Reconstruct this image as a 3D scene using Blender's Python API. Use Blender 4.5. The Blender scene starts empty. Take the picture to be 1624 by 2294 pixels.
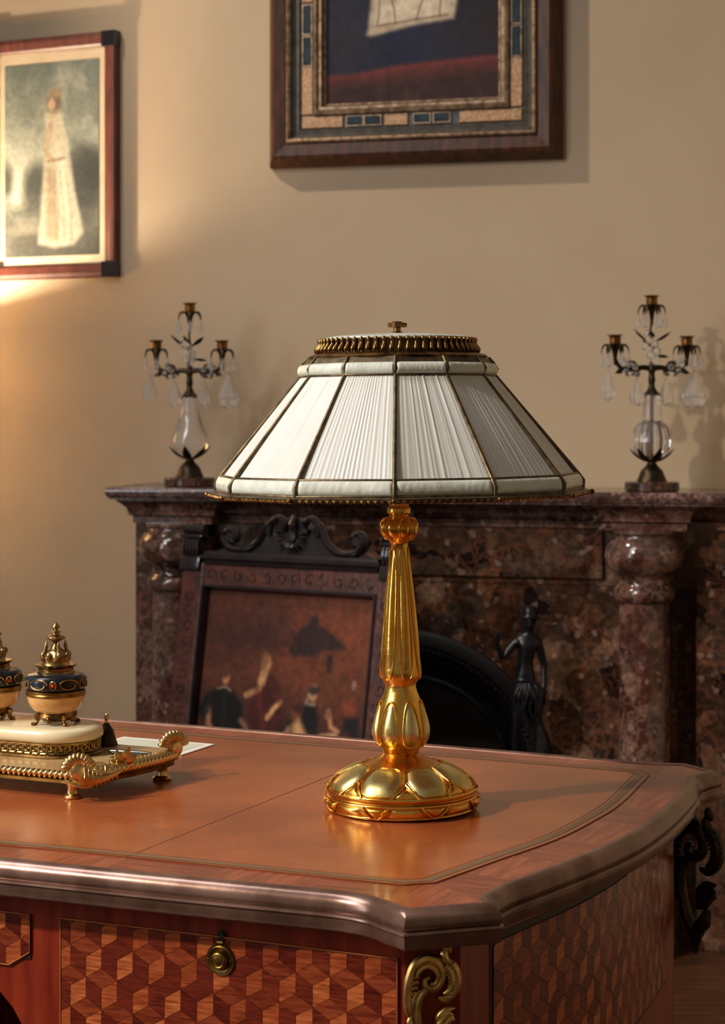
import bpy, bmesh, math, random
import numpy as np
from mathutils import Vector, Matrix
random.seed(7)
C = bpy.context.scene
COL = C.collection
PI = math.pi
R = math.radians

# ------------------------------------------------------------------ camera
cam_d = bpy.data.cameras.new('camera')
cam = bpy.data.objects.new('camera', cam_d)
COL.objects.link(cam)
cam.location = (0, 0, 1.18)
cam.rotation_euler = (R(90), 0, 0)
cam_d.sensor_fit = 'HORIZONTAL'
cam_d.sensor_width = 36
cam_d.lens = 36 * 4300 / 1624
cam_d.shift_y = -217 / 1624
cam_d.clip_start = 0.05
cam_d.dof.use_dof = True
cam_d.dof.focus_distance = 2.0
cam_d.dof.aperture_fstop = 18
C.camera = cam

# ------------------------------------------------------------------ world, lights, exposure
w = bpy.data.worlds.new('room_ambient')
C.world = w
w.use_nodes = True
w.node_tree.nodes['Background'].inputs[0].default_value = (1.0, 0.86, 0.70, 1)
w.node_tree.nodes['Background'].inputs[1].default_value = 0.165


def area(name, loc, target, power, size, color, size_y=None):
    d = bpy.data.lights.new(name, 'AREA')
    d.energy = power
    d.color = color
    d.size = size
    if size_y:
        d.shape = 'RECTANGLE'
        d.size_y = size_y
    o = bpy.data.objects.new(name, d)
    COL.objects.link(o)
    o.location = loc
    o.rotation_euler = (Vector(target) - Vector(loc)).to_track_quat('-Z', 'Y').to_euler()
    return o


def spot(name, loc, target, power, color, cone, radius, blend=0.6):
    d = bpy.data.lights.new(name, 'SPOT')
    d.energy = power
    d.color = color
    d.spot_size = R(cone)
    d.spot_blend = blend
    d.shadow_soft_size = radius
    o = bpy.data.objects.new(name, d)
    COL.objects.link(o)
    o.location = loc
    o.rotation_euler = (Vector(target) - Vector(loc)).to_track_quat('-Z', 'Y').to_euler()
    return o


spot('desk_spotlight', (-2.5, 0.85, 2.75), (-0.05, 2.35, 0.85), 315, (1.0, 0.89, 0.74), 65, 0.08, 0.85)
spot('picture_spotlight', (-2.1, 3.5, 3.9), (0.65, 4.35, 1.85), 250, (1.0, 0.84, 0.68), 52, 0.05, 0.7)
area('ceiling_lamp', (-1.75, 1.9, 3.0), (-0.6, 2.0, 0.8), 38, 0.6, (0.95, 0.95, 1.0), 1.3)
area('window_daylight', (-3.0, 1.25, 1.75), (0.0, 2.2, 1.0), 24, 0.55, (0.90, 0.95, 1.0), 1.7)

C.view_settings.view_transform = 'Standard'
C.view_settings.look = 'None'
C.view_settings.gamma = 1
C.view_settings.use_curve_mapping = False
C.view_settings.exposure = 0.02

# ------------------------------------------------------------------ materials


def lin(c):
    return tuple(((x / 255) / 12.92 if x / 255 <= 0.04045 else ((x / 255 + 0.055) / 1.055) ** 2.4) for x in c[:3])


def L4(c):
    return (*lin(c), 1)


def base_mat(name):
    m = bpy.data.materials.new(name)
    m.use_nodes = True
    nt = m.node_tree
    return m, nt, nt.nodes['Principled BSDF']


def N(nt, t, **kw):
    n = nt.nodes.new(t)
    for k, v in kw.items():
        if k in n.inputs:
            n.inputs[k].default_value = v
        else:
            setattr(n, k, v)
    return n


def ramp(nt, stops):
    r = nt.nodes.new('ShaderNodeValToRGB')
    e = r.color_ramp.elements
    while len(e) < len(stops):
        e.new(0.5)
    for i, (p, c) in enumerate(stops):
        e[i].position = p
        e[i].color = L4(c)
    return r


def mat(name, c1, c2=None, rough=0.5, metal=0.0, scale=20, stretch=(1, 1, 1), rot=(0, 0, 0), bump=0.0, bscale=60,
        detail=4, lo=0.35, hi=0.65, spec=0.5, coat=0.0, rvar=0.0):
    m, nt, b = base_mat(name)
    b.inputs['Roughness'].default_value = rough
    b.inputs['Metallic'].default_value = metal
    b.inputs['Specular IOR Level'].default_value = spec
    b.inputs['Coat Weight'].default_value = coat
    b.inputs['Coat Roughness'].default_value = 0.12
    tc = N(nt, 'ShaderNodeTexCoord')
    mp = N(nt, 'ShaderNodeMapping')
    mp.inputs['Scale'].default_value = stretch
    mp.inputs['Rotation'].default_value = rot
    nt.links.new(tc.outputs['Object'], mp.inputs[0])
    nz = N(nt, 'ShaderNodeTexNoise', Scale=scale, Detail=detail)
    nt.links.new(mp.outputs[0], nz.inputs['Vector'])
    r = ramp(nt, [(lo, c1), (hi, c2 or c1)])
    nt.links.new(nz.outputs['Fac'], r.inputs[0])
    nt.links.new(r.outputs[0], b.inputs['Base Color'])
    if rvar:
        mr = N(nt, 'ShaderNodeMapRange')
        mr.inputs[3].default_value = max(0.02, rough - rvar)
        mr.inputs[4].default_value = rough + rvar
        nt.links.new(nz.outputs['Fac'], mr.inputs[0])
        nt.links.new(mr.outputs[0], b.inputs['Roughness'])
    if bump:
        nb = N(nt, 'ShaderNodeTexNoise', Scale=bscale, Detail=3.0)
        nt.links.new(mp.outputs[0], nb.inputs['Vector'])
        bp = N(nt, 'ShaderNodeBump', Strength=bump, Distance=0.002)
        nt.links.new(nb.outputs['Fac'], bp.inputs['Height'])
        nt.links.new(bp.outputs[0], b.inputs['Normal'])
    return m


def marble(name, cols, scale=14, rough=0.16, warp=0.05, vein=(116, 70, 48)):
    """brecciated marble: coloured fragments in a pale vein net"""
    m, nt, b = base_mat(name)
    tc = N(nt, 'ShaderNodeTexCoord')
    nz = N(nt, 'ShaderNodeTexNoise', Scale=scale * 0.7, Detail=4.0)
    nt.links.new(tc.outputs['Object'], nz.inputs['Vector'])
    mx = N(nt, 'ShaderNodeMix', data_type='RGBA', blend_type='LINEAR_LIGHT')
    mx.inputs['Factor'].default_value = warp
    nt.links.new(tc.outputs['Object'], mx.inputs[6])
    nt.links.new(nz.outputs['Color'], mx.inputs[7])
    vo = N(nt, 'ShaderNodeTexVoronoi', Scale=scale)
    nt.links.new(mx.outputs[2], vo.inputs['Vector'])
    sep = N(nt, 'ShaderNodeSeparateColor')
    nt.links.new(vo.outputs['Color'], sep.inputs[0])
    r = ramp(nt, [((i + 0.5) / len(cols), c) for i, c in enumerate(cols)])
    r.color_ramp.interpolation = 'LINEAR'
    nt.links.new(sep.outputs[0], r.inputs[0])
    n2 = N(nt, 'ShaderNodeTexNoise', Scale=scale * 3.5, Detail=6.0)
    nt.links.new(tc.outputs['Object'], n2.inputs['Vector'])
    r2 = ramp(nt, [(0.3, (80, 62, 56)), (0.5, (150, 140, 135)), (0.66, (255, 235, 225))])
    nt.links.new(n2.outputs['Fac'], r2.inputs[0])
    mm = N(nt, 'ShaderNodeMix', data_type='RGBA', blend_type='MULTIPLY')
    mm.inputs['Factor'].default_value = 0.7
    nt.links.new(r.outputs[0], mm.inputs[6])
    nt.links.new(r2.outputs[0], mm.inputs[7])
    nt.links.new(mm.outputs[2], b.inputs['Base Color'])
    ve = N(nt, 'ShaderNodeTexVoronoi', Scale=scale * 1.9, feature='DISTANCE_TO_EDGE')
    nt.links.new(mx.outputs[2], ve.inputs['Vector'])
    rv_ = ramp(nt, [(0.0, (255, 255, 255)), (0.13, (0, 0, 0))])
    nt.links.new(ve.outputs['Distance'], rv_.inputs[0])
    n3 = N(nt, 'ShaderNodeTexNoise', Scale=scale * 0.35, Detail=3.0)
    nt.links.new(tc.outputs['Object'], n3.inputs['Vector'])
    r3 = ramp(nt, [(0.42, (0, 0, 0)), (0.6, (225, 225, 225))])
    nt.links.new(n3.outputs['Fac'], r3.inputs[0])
    mu = N(nt, 'ShaderNodeMath', operation='MULTIPLY')
    nt.links.new(rv_.outputs[0], mu.inputs[0])
    nt.links.new(r3.outputs[0], mu.inputs[1])
    mv = N(nt, 'ShaderNodeMix', data_type='RGBA')
    nt.links.new(mu.outputs[0], mv.inputs['Factor'])
    nt.links.new(mm.outputs[2], mv.inputs[6])
    mv.inputs[7].default_value = L4(vein)
    vf = N(nt, 'ShaderNodeTexVoronoi', Scale=scale * 5.0)
    nt.links.new(tc.outputs['Object'], vf.inputs['Vector'])
    sf = N(nt, 'ShaderNodeSeparateColor')
    nt.links.new(vf.outputs['Color'], sf.inputs[0])
    rf = ramp(nt, [(0.94, (0, 0, 0)), (0.97, (150, 150, 150))])
    nt.links.new(sf.outputs[1], rf.inputs[0])
    rk = ramp(nt, [(0.88, (0, 0, 0)), (0.92, (180, 180, 180))])
    nt.links.new(sf.outputs[2], rk.inputs[0])
    m5 = N(nt, 'ShaderNodeMix', data_type='RGBA')
    nt.links.new(rf.outputs[0], m5.inputs['Factor'])
    nt.links.new(mv.outputs[2], m5.inputs[6])
    m5.inputs[7].default_value = L4((186, 152, 136))
    m6 = N(nt, 'ShaderNodeMix', data_type='RGBA')
    nt.links.new(rk.outputs[0], m6.inputs['Factor'])
    nt.links.new(m5.outputs[2], m6.inputs[6])
    m6.inputs[7].default_value = L4((30, 22, 19))
    nt.links.new(m6.outputs[2], b.inputs['Base Color'])
    b.inputs['Roughness'].default_value = rough
    return m


def vcol_mat(name, rough=0.45):
    m, nt, b = base_mat(name)
    a = N(nt, 'ShaderNodeAttribute', attribute_name='print')
    nt.links.new(a.outputs['Color'], b.inputs['Base Color'])
    b.inputs['Roughness'].default_value = rough
    b.inputs['Specular IOR Level'].default_value = 0.2
    return m


def glass_mat(name, col=(1, 1, 1), rough=0.02, trans=1.0):
    m, nt, b = base_mat(name)
    b.inputs['Base Color'].default_value = (*col, 1)
    b.inputs['Transmission Weight'].default_value = trans
    b.inputs['Roughness'].default_value = rough
    b.inputs['IOR'].default_value = 1.5
    tc = N(nt, 'ShaderNodeTexCoord')
    nz = N(nt, 'ShaderNodeTexNoise', Scale=90, Detail=2.0)
    nt.links.new(tc.outputs['Object'], nz.inputs['Vector'])
    bp = N(nt, 'ShaderNodeBump', Strength=0.25, Distance=0.001)
    nt.links.new(nz.outputs['Fac'], bp.inputs['Height'])
    nt.links.new(bp.outputs[0], b.inputs['Normal'])
    return m


M = {}
M['wall'] = mat('wall_paint', (183, 162, 133), (178, 156, 127), rough=0.55, scale=3, bump=0.08, bscale=220, spec=0.3)
M['floor'] = mat('floor_boards', (70, 42, 26), (95, 60, 36), rough=0.35, scale=6, stretch=(1, 12, 1))
M['gold'] = mat('gilt_bronze', (236, 172, 66), (248, 200, 104), rough=0.23, metal=1, scale=45, bump=0.12, bscale=160, rvar=0.07)
M['gold_dark'] = mat('gilt_bronze_recess', (196, 122, 36), (222, 152, 62), rough=0.3, metal=1, scale=60)
M['gold_patina'] = mat('greenish_gilt', (206, 180, 100), (242, 226, 162), rough=0.33, metal=1, scale=38, bump=0.15, bscale=70, lo=.3, hi=.7)
M['bronze'] = mat('aged_bronze', (86, 63, 36), (164, 124, 72), rough=0.34, metal=1, scale=90)
M['came'] = mat('lead_came', (78, 66, 48), (116, 98, 70), rough=0.42, metal=0.75, scale=120)
M['brass'] = mat('ornate_brass', (122, 98, 60), (196, 164, 108), rough=0.3, metal=1, scale=80)
M['brass_mount'] = mat('gilt_mount_brass', (176, 138, 78), (234, 196, 126), rough=0.36, metal=1, scale=80)
M['brass_pale'] = mat('pale_gilt', (190, 154, 92), (238, 210, 150), rough=0.27, metal=1, scale=80)
M['brass_old'] = mat('dull_brass', (112, 86, 40), (160, 128, 68), rough=0.33, metal=1, scale=60)
M['shade'] = mat('pleated_cream_glass', (216, 214, 208), (207, 204, 195), rough=0.42, scale=14, stretch=(1, 1, .3), spec=0.5)
M['tile'] = mat('rippled_cream_glass', (222, 223, 212), (204, 206, 192), rough=0.2, scale=60, bump=0.3, bscale=140, spec=0.6)
M['moulding'] = mat('bronze_desk_edge', (106, 76, 64), (140, 108, 94), rough=0.25, metal=0.5, scale=26, rvar=0.06, bump=.05, bscale=90)
M['veneer'] = mat('red_brown_veneer', (116, 31, 16), (150, 52, 27), rough=0.34, scale=9, stretch=(8, 8, 1), coat=0.12, spec=.35)
M['veneer_top'] = mat('crossbanded_veneer', (110, 44, 26), (152, 70, 44), rough=0.3, scale=16, stretch=(1, 9, 1), coat=0.3)
M['veneer_top_b'] = mat('crossbanded_veneer_pale', (128, 54, 32), (166, 84, 54), rough=0.3, scale=16, stretch=(9, 1, 1), coat=0.3)
M['stringing'] = mat('pale_stringing', (176, 96, 44), (196, 116, 58), rough=0.35, scale=50)
for key_, c1_, c2_, rot_ in (('loz_a', (138, 54, 26), (200, 104, 56), 62), ('loz_a2', (148, 62, 30), (216, 120, 68), 58), ('loz_a3', (124, 46, 23), (178, 86, 45), 66),
                             ('loz_b', (72, 18, 10), (118, 40, 22), -40), ('loz_b2', (84, 24, 14), (140, 54, 30), -36), ('loz_b3', (92, 28, 16), (128, 46, 28), -44),
                             ('loz_c', (98, 30, 16), (158, 70, 38), 75), ('loz_c2', (112, 40, 21), (166, 76, 42), 70), ('loz_c3', (94, 30, 16), (126, 48, 26), 80)):
    M[key_] = mat('lozenge_wood', c1_, c2_, rough=0.32, scale=30, stretch=(1.5, 1.5, 14), rot=(0, R(rot_), 0), coat=0.12, spec=.35, lo=.3, hi=.7)
M['glue'] = mat('dark_joint', (44, 16, 10), rough=0.5)
M['leather'] = mat('tan_leather', (142, 68, 34), (172, 92, 49), rough=0.19, scale=7, detail=6, bump=0.05, bscale=380, rvar=0.05, spec=0.55)
M['ink_dark'] = mat('dark_interior', (14, 9, 7), rough=0.7)
M['marble'] = marble('brown_breccia_marble', [(40, 30, 26), (92, 66, 48), (66, 48, 38), (128, 90, 66), (82, 60, 48), (104, 86, 72), (62, 50, 40), (150, 120, 98)], 17)
M['marble_shelf'] = marble('mauve_breccia_marble', [(98, 74, 68), (118, 90, 82), (88, 64, 58), (134, 106, 98)], 26, 0.14, vein=(150, 120, 112))
M['marble_red'] = marble('red_breccia_marble', [(88, 54, 44), (116, 76, 64), (62, 46, 40), (150, 116, 102), (92, 62, 52), (106, 86, 78)], 20, 0.12, vein=(128, 96, 82))
M['iron'] = mat('black_cast_iron', (12, 12, 13), (20, 20, 22), rough=0.5, scale=60)
M['black_bronze'] = mat('black_bronze', (12, 12, 15), (20, 20, 23), rough=0.32, scale=60, spec=.35)
M['cand_iron'] = mat('dark_patinated_bronze', (40, 34, 26), (66, 52, 34), rough=0.4, metal=0.8, scale=80)
M['cand_brass'] = mat('candle_socket_brass', (92, 64, 36), (146, 102, 56), rough=0.35, metal=1, scale=60)
M['cand_base'] = marble('dark_red_marble', [(70, 46, 38), (110, 84, 74), (52, 36, 30)], 40, 0.2)
M['glass'] = glass_mat('rock_crystal', (.97, .97, .97), 0.03, 0.9)
M['frost'] = glass_mat('cloudy_rock_crystal', (.92, .91, .92), 0.14, 0.88)
M['frame_wood'] = mat('dark_walnut_frame', (48, 25, 12), (84, 46, 23), rough=0.45, spec=.3, scale=12, stretch=(6, 6, 1))
M['frame_red'] = mat('red_mahogany_frame', (82, 40, 28), (108, 56, 40), rough=0.45, scale=12, stretch=(6, 6, 1))
M['ebony'] = mat('ebonised_wood', (22, 17, 20), (36, 28, 32), rough=0.22, scale=20, coat=.4)
M['screen_wood'] = mat('carved_dark_rosewood', (54, 25, 20), (84, 40, 30), rough=0.35, scale=34, bump=0.6, bscale=70)
M['gilt_frame'] = mat('worn_silver_gilt', (108, 86, 66), (166, 140, 112), rough=0.4, metal=0.6, scale=70, bump=0.4, bscale=160)
M['grey_frame'] = mat('grey_green_paint', (58, 54, 48), (84, 78, 68), rough=0.45, scale=50)
M['plaque'] = mat('speckled_gilt_plaque', (140, 106, 74), (178, 140, 104), rough=0.45, metal=0.5, scale=140, bump=0.4, bscale=240)
M['plaque_blue'] = mat('dark_blue_enamel', (26, 40, 50), (40, 58, 66), rough=0.5, scale=40, spec=.2)
M['mat_board'] = mat('cream_mount_board', (212, 190, 154), (204, 180, 144), rough=0.7, scale=20)
M['print'] = vcol_mat('printed_picture')
M['oil'] = vcol_mat('oil_picture', 0.6)
M['onyx'] = mat('cream_onyx', (216, 190, 142), (240, 226, 190), rough=0.18, scale=9, stretch=(1, 1, 5), lo=.3, hi=.7)
M['onyx_tray'] = mat('tan_onyx', (176, 136, 88), (214, 184, 134), rough=0.16, scale=9, stretch=(1, 1, 5), lo=.3, hi=.7)
M['onyx_warm'] = mat('amber_onyx', (206, 150, 86), (234, 192, 128), rough=0.16, scale=14, stretch=(1, 1, 4))
M['enamel'] = mat('blue_black_enamel', (30, 27, 27), (54, 66, 86), rough=0.22, scale=55, lo=.45, hi=.7, metal=.35)
M['jewel'] = mat('red_glass_jewel', (190, 36, 24), rough=0.12)
M['paper'] = mat('white_card', (240, 236, 224), (234, 229, 214), rough=0.6, scale=20)
M['paper_in'] = mat('pale_green_card', (206, 206, 182), (212, 210, 190), rough=0.6, scale=20)
M['steel'] = mat('dark_steel', (70, 70, 66), (120, 120, 114), rough=0.22, metal=1, scale=40)
M['tool'] = mat('grey_gold_tooling', (116, 100, 74), (138, 82, 52), rough=0.45, scale=420, lo=.5, hi=.58)
M['tool_line'] = mat('dark_tooled_line', (92, 56, 36), (112, 66, 42), rough=0.4, scale=90)
M['seam'] = mat('leather_seam', (88, 42, 26), rough=0.5)
M['linen'] = mat('parchment_shade', (228, 196, 150), rough=0.7)
_nt = M['linen'].node_tree
_tr = N(_nt, 'ShaderNodeBsdfTranslucent')
_tr.inputs[0].default_value = (0.85, 0.74, 0.55, 1)
_mx = N(_nt, 'ShaderNodeMixShader')
_mx.inputs[0].default_value = 0.35
_out = [n_ for n_ in _nt.nodes if n_.type == 'OUTPUT_MATERIAL'][0]
_nt.links.new(_nt.nodes['Principled BSDF'].outputs[0], _mx.inputs[1])
_nt.links.new(_tr.outputs[0], _mx.inputs[2])
_nt.links.new(_mx.outputs[0], _out.inputs[0])

# ------------------------------------------------------------------ mesh helpers


class MB:
    def __init__(self):
        self.v = []
        self.f = []

    def add(self, vs, fs):
        o = len(self.v)
        self.v.extend([tuple(p) for p in vs])
        self.f.extend([tuple(i + o for i in q) for q in fs])
        return self

    def box(self, x0, x1, y0, y1, z0, z1, b=0.0):
        if b <= 0:
            vs = [(x, y, z) for z in (z0, z1) for y in (y0, y1) for x in (x0, x1)]
            fs = [(0, 2, 3, 1), (4, 5, 7, 6), (0, 1, 5, 4), (2, 6, 7, 3), (0, 4, 6, 2), (1, 3, 7, 5)]
            return self.add(vs, fs)
        bm = bmesh.new()
        bmesh.ops.create_cube(bm, size=1)
        for q in bm.verts:
            q.co = Vector(((x0 + x1) / 2 + q.co.x * (x1 - x0), (y0 + y1) / 2 + q.co.y * (y1 - y0), (z0 + z1) / 2 + q.co.z * (z1 - z0)))
        bmesh.ops.bevel(bm, geom=bm.edges[:], offset=b, segments=2, affect='EDGES', profile=0.5)
        bm.verts.index_update()
        self.add([q.co[:] for q in bm.verts], [[q.index for q in f.verts] for f in bm.faces])
        bm.free()
        return self

    def lathe(self, prof, seg=32, c=(0, 0, 0), mod=None, cap=True):
        vs, fs = [], []
        n = len(prof)
        for i, (r, z) in enumerate(prof):
            for k in range(seg):
                a = 2 * PI * k / seg
                rr = r * (mod(a, i) if mod else 1)
                vs.append((c[0] + rr * math.sin(a), c[1] - rr * math.cos(a), c[2] + z))
        for i in range(n - 1):
            for k in range(seg):
                k2 = (k + 1) % seg
                fs.append((i * seg + k, i * seg + k2, (i + 1) * seg + k2, (i + 1) * seg + k))
        if cap:
            fs.append(tuple(range(seg)))
            fs.append(tuple((n - 1) * seg + k for k in range(seg)))
        return self.add(vs, fs)

    def tube(self, pts, rad, seg=8, closed=False, flat=None, fdir=None):
        """flat: (a, b) scale of the cross section along fdir and across it"""
        P = [Vector(p) for p in pts]
        n = len(P)
        if not hasattr(rad, '__len__'):
            rad = [rad] * n
        T = []
        for i in range(n):
            if closed:
                t = P[(i + 1) % n] - P[i - 1]
            else:
                t = P[min(i + 1, n - 1)] - P[max(i - 1, 0)]
            T.append(t.normalized() if t.length > 1e-12 else Vector((0, 0, 1)))
        u = T[0].orthogonal().normalized()
        vs, fs = [], []
        for i in range(n):
            if fdir is not None:
                u = Vector(fdir)
            u = u - T[i] * u.dot(T[i])
            u = u.normalized() if u.length > 1e-9 else T[i].orthogonal().normalized()
            v = T[i].cross(u)
            fa, fb = flat or (1, 1)
            for k in range(seg):
                a = 2 * PI * k / seg
                vs.append(P[i] + u * (math.cos(a) * rad[i] * fa) + v * (math.sin(a) * rad[i] * fb))
        m = n if closed else n - 1
        for i in range(m):
            j = (i + 1) % n
            for k in range(seg):
                k2 = (k + 1) % seg
                fs.append((i * seg + k, i * seg + k2, j * seg + k2, j * seg + k))
        if not closed:
            fs.append(tuple(range(seg)))
            fs.append(tuple((n - 1) * seg + k for k in range(seg)))
        return self.add(vs, fs)

    def ball(self, c, r, seg=12, rings=8, s=(1, 1, 1)):
        vs, fs = [(c[0], c[1], c[2] - r * s[2])], []
        for i in range(1, rings):
            t = PI * i / rings
            for k in range(seg):
                a = 2 * PI * k / seg
                vs.append((c[0] + r * s[0] * math.sin(t) * math.cos(a), c[1] + r * s[1] * math.sin(t) * math.sin(a), c[2] - r * s[2] * math.cos(t)))
        vs.append((c[0], c[1], c[2] + r * s[2]))
        for k in range(seg):
            fs.append((0, 1 + k, 1 + (k + 1) % seg))
            fs.append((len(vs) - 1, 1 + (rings - 2) * seg + (k + 1) % seg, 1 + (rings - 2) * seg + k))
        for i in range(rings - 2):
            for k in range(seg):
                k2 = (k + 1) % seg
                fs.append((1 + i * seg + k, 1 + i * seg + k2, 1 + (i + 1) * seg + k2, 1 + (i + 1) * seg + k))
        return self.add(vs, fs)

    def prism(self, poly, z0, z1):
        """polygon (x, y) extruded in z"""
        n = len(poly)
        vs = [(p[0], p[1], z0) for p in poly] + [(p[0], p[1], z1) for p in poly]
        fs = [tuple(range(n)), tuple(range(n, 2 * n))] + [(i, (i + 1) % n, n + (i + 1) % n, n + i) for i in range(n)]
        return self.add(vs, fs)

    def prism_y(self, poly, y0, y1):
        """polygon (x, z) extruded in y"""
        n = len(poly)
        vs = [(p[0], y0, p[1]) for p in poly] + [(p[0], y1, p[1]) for p in poly]
        fs = [tuple(range(n)), tuple(range(n, 2 * n))] + [(i, (i + 1) % n, n + (i + 1) % n, n + i) for i in range(n)]
        return self.add(vs, fs)

    def grid(self, fn, nu, nv):
        vs = [fn(i / nu, j / nv) for j in range(nv + 1) for i in range(nu + 1)]
        fs = [(j * (nu + 1) + i, j * (nu + 1) + i + 1, (j + 1) * (nu + 1) + i + 1, (j + 1) * (nu + 1) + i) for j in range(nv) for i in range(nu)]
        return self.add(vs, fs)

    def mframe(self, x0, x1, z0, z1, prof):
        """mitred rectangular frame in the XZ plane; prof = (inset, y) points"""
        n = len(prof)
        vs, fs = [], []
        for cx, cz in ((0, 0), (1, 0), (1, 1), (0, 1)):
            for ins, y in prof:
                vs.append((x1 - ins if cx else x0 + ins, y, z1 - ins if cz else z0 + ins))
        for q in range(4):
            p = (q + 1) % 4
            for i in range(n - 1):
                fs.append((q * n + i, p * n + i, p * n + i + 1, q * n + i + 1))
        return self.add(vs, fs)

    def sweep(self, path, prof, closed=True):
        """path: (x, y) polyline, counter-clockwise; prof = (outward, z)"""
        n = len(path)
        nor = normals(path, closed)
        k = len(prof)
        vs, fs = [], []
        for (x, y), (nx, ny) in zip(path, nor):
            for o, z in prof:
                vs.append((x + nx * o, y + ny * o, z))
        for i in range(n if closed else n - 1):
            j = (i + 1) % n
            for q in range(k - 1):
                fs.append((i * k + q, j * k + q, j * k + q + 1, i * k + q + 1))
        return self.add(vs, fs)

    def build(self, name, m, parent=None, smooth=True, angle=38, tri=False):
        me = bpy.data.meshes.new(name)
        bm = bmesh.new()
        vv = [bm.verts.new(p) for p in self.v]
        for q in self.f:
            try:
                bm.faces.new([vv[i] for i in q])
            except ValueError:
                pass
        bmesh.ops.remove_doubles(bm, verts=bm.verts[:], dist=1e-6)
        if tri:
            bmesh.ops.triangulate(bm, faces=[f for f in bm.faces if len(f.verts) > 4])
        bmesh.ops.recalc_face_normals(bm, faces=bm.faces[:])
        bm.to_mesh(me)
        bm.free()
        me.materials.append(m)
        if smooth:
            me.polygons.foreach_set('use_smooth', [True] * len(me.polygons))
            me.set_sharp_from_angle(angle=R(angle))
        o = bpy.data.objects.new(name, me)
        COL.objects.link(o)
        if parent:
            o.parent = parent
        return o


def normals(path, closed=True):
    n = len(path)
    out = []
    for i in range(n):
        p = Vector(path[i])
        a = Vector(path[i - 1]) if (closed or i > 0) else None
        b = Vector(path[(i + 1) % n]) if (closed or i < n - 1) else None
        ns = []
        if a is not None and (p - a).length > 1e-9:
            d = (p - a).normalized()
            ns.append(Vector((d.y, -d.x)))
        if b is not None and (b - p).length > 1e-9:
            d = (b - p).normalized()
            ns.append(Vector((d.y, -d.x)))
        if len(ns) == 2:
            s = (ns[0] + ns[1])
            s.normalize()
            s = s / max(0.45, s.dot(ns[0]))
        else:
            s = ns[0]
        out.append((s.x, s.y))
    return out


def offset(path, d):
    return [(x + nx * d, y + ny * d) for (x, y), (nx, ny) in zip(path, normals(path))]


def cr(pts, n=6, closed=False):
    P = [Vector(p) for p in pts]
    out = []
    m = len(P)
    rng = range(m) if closed else range(m - 1)
    for i in rng:
        p0 = P[i - 1] if (closed or i > 0) else P[0] * 2 - P[1]
        p1 = P[i]
        p2 = P[(i + 1) % m]
        p3 = P[(i + 2) % m] if (closed or i + 2 < m) else p2 * 2 - p1
        for k in range(n):
            t = k / n
            out.append(0.5 * ((2 * p1) + (p2 - p0) * t + (2 * p0 - 5 * p1 + 4 * p2 - p3) * t * t + (3 * p1 - p0 - 3 * p2 + p3) * t ** 3))
    if not closed:
        out.append(P[-1].copy())
    return out


def lerp_list(tab, x):
    if x <= tab[0][0]:
        return tab[0][1]
    for (a, b), (c, d) in zip(tab, tab[1:]):
        if x <= c:
            return b + (d - b) * (x - a) / (c - a)
    return tab[-1][1]


def clip(poly, a, b, c):
    """keep a*x + b*y <= c"""
    out = []
    for i in range(len(poly)):
        p, q = poly[i], poly[(i + 1) % len(poly)]
        dp = a * p[0] + b * p[1] - c
        dq = a * q[0] + b * q[1] - c
        if dp <= 0:
            out.append(p)
        if (dp < 0 < dq) or (dq < 0 < dp):
            t = dp / (dp - dq)
            out.append((p[0] + (q[0] - p[0]) * t, p[1] + (q[1] - p[1]) * t))
    return out


def tag(o, label=None, cat=None, group=None, kind=None):
    if label:
        o['label'] = label
    if cat:
        o['category'] = cat
    if group:
        o['group'] = group
    if kind:
        o['kind'] = kind
    return o


def thing(name, label, cat, loc, rz=0.0, group=None, rot=None):
    o = bpy.data.objects.new(name, None)
    COL.objects.link(o)
    o.location = loc
    o.rotation_euler = rot or (0, 0, rz)
    o.empty_display_size = 0.05
    return tag(o, label, cat, group)


def dup(o, parent=None):
    c = o.copy()
    COL.objects.link(c)
    c.parent = parent
    for ch in o.children:
        dup(ch, c)
    return c


# surface of revolution helpers -------------------------------------------------


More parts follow.
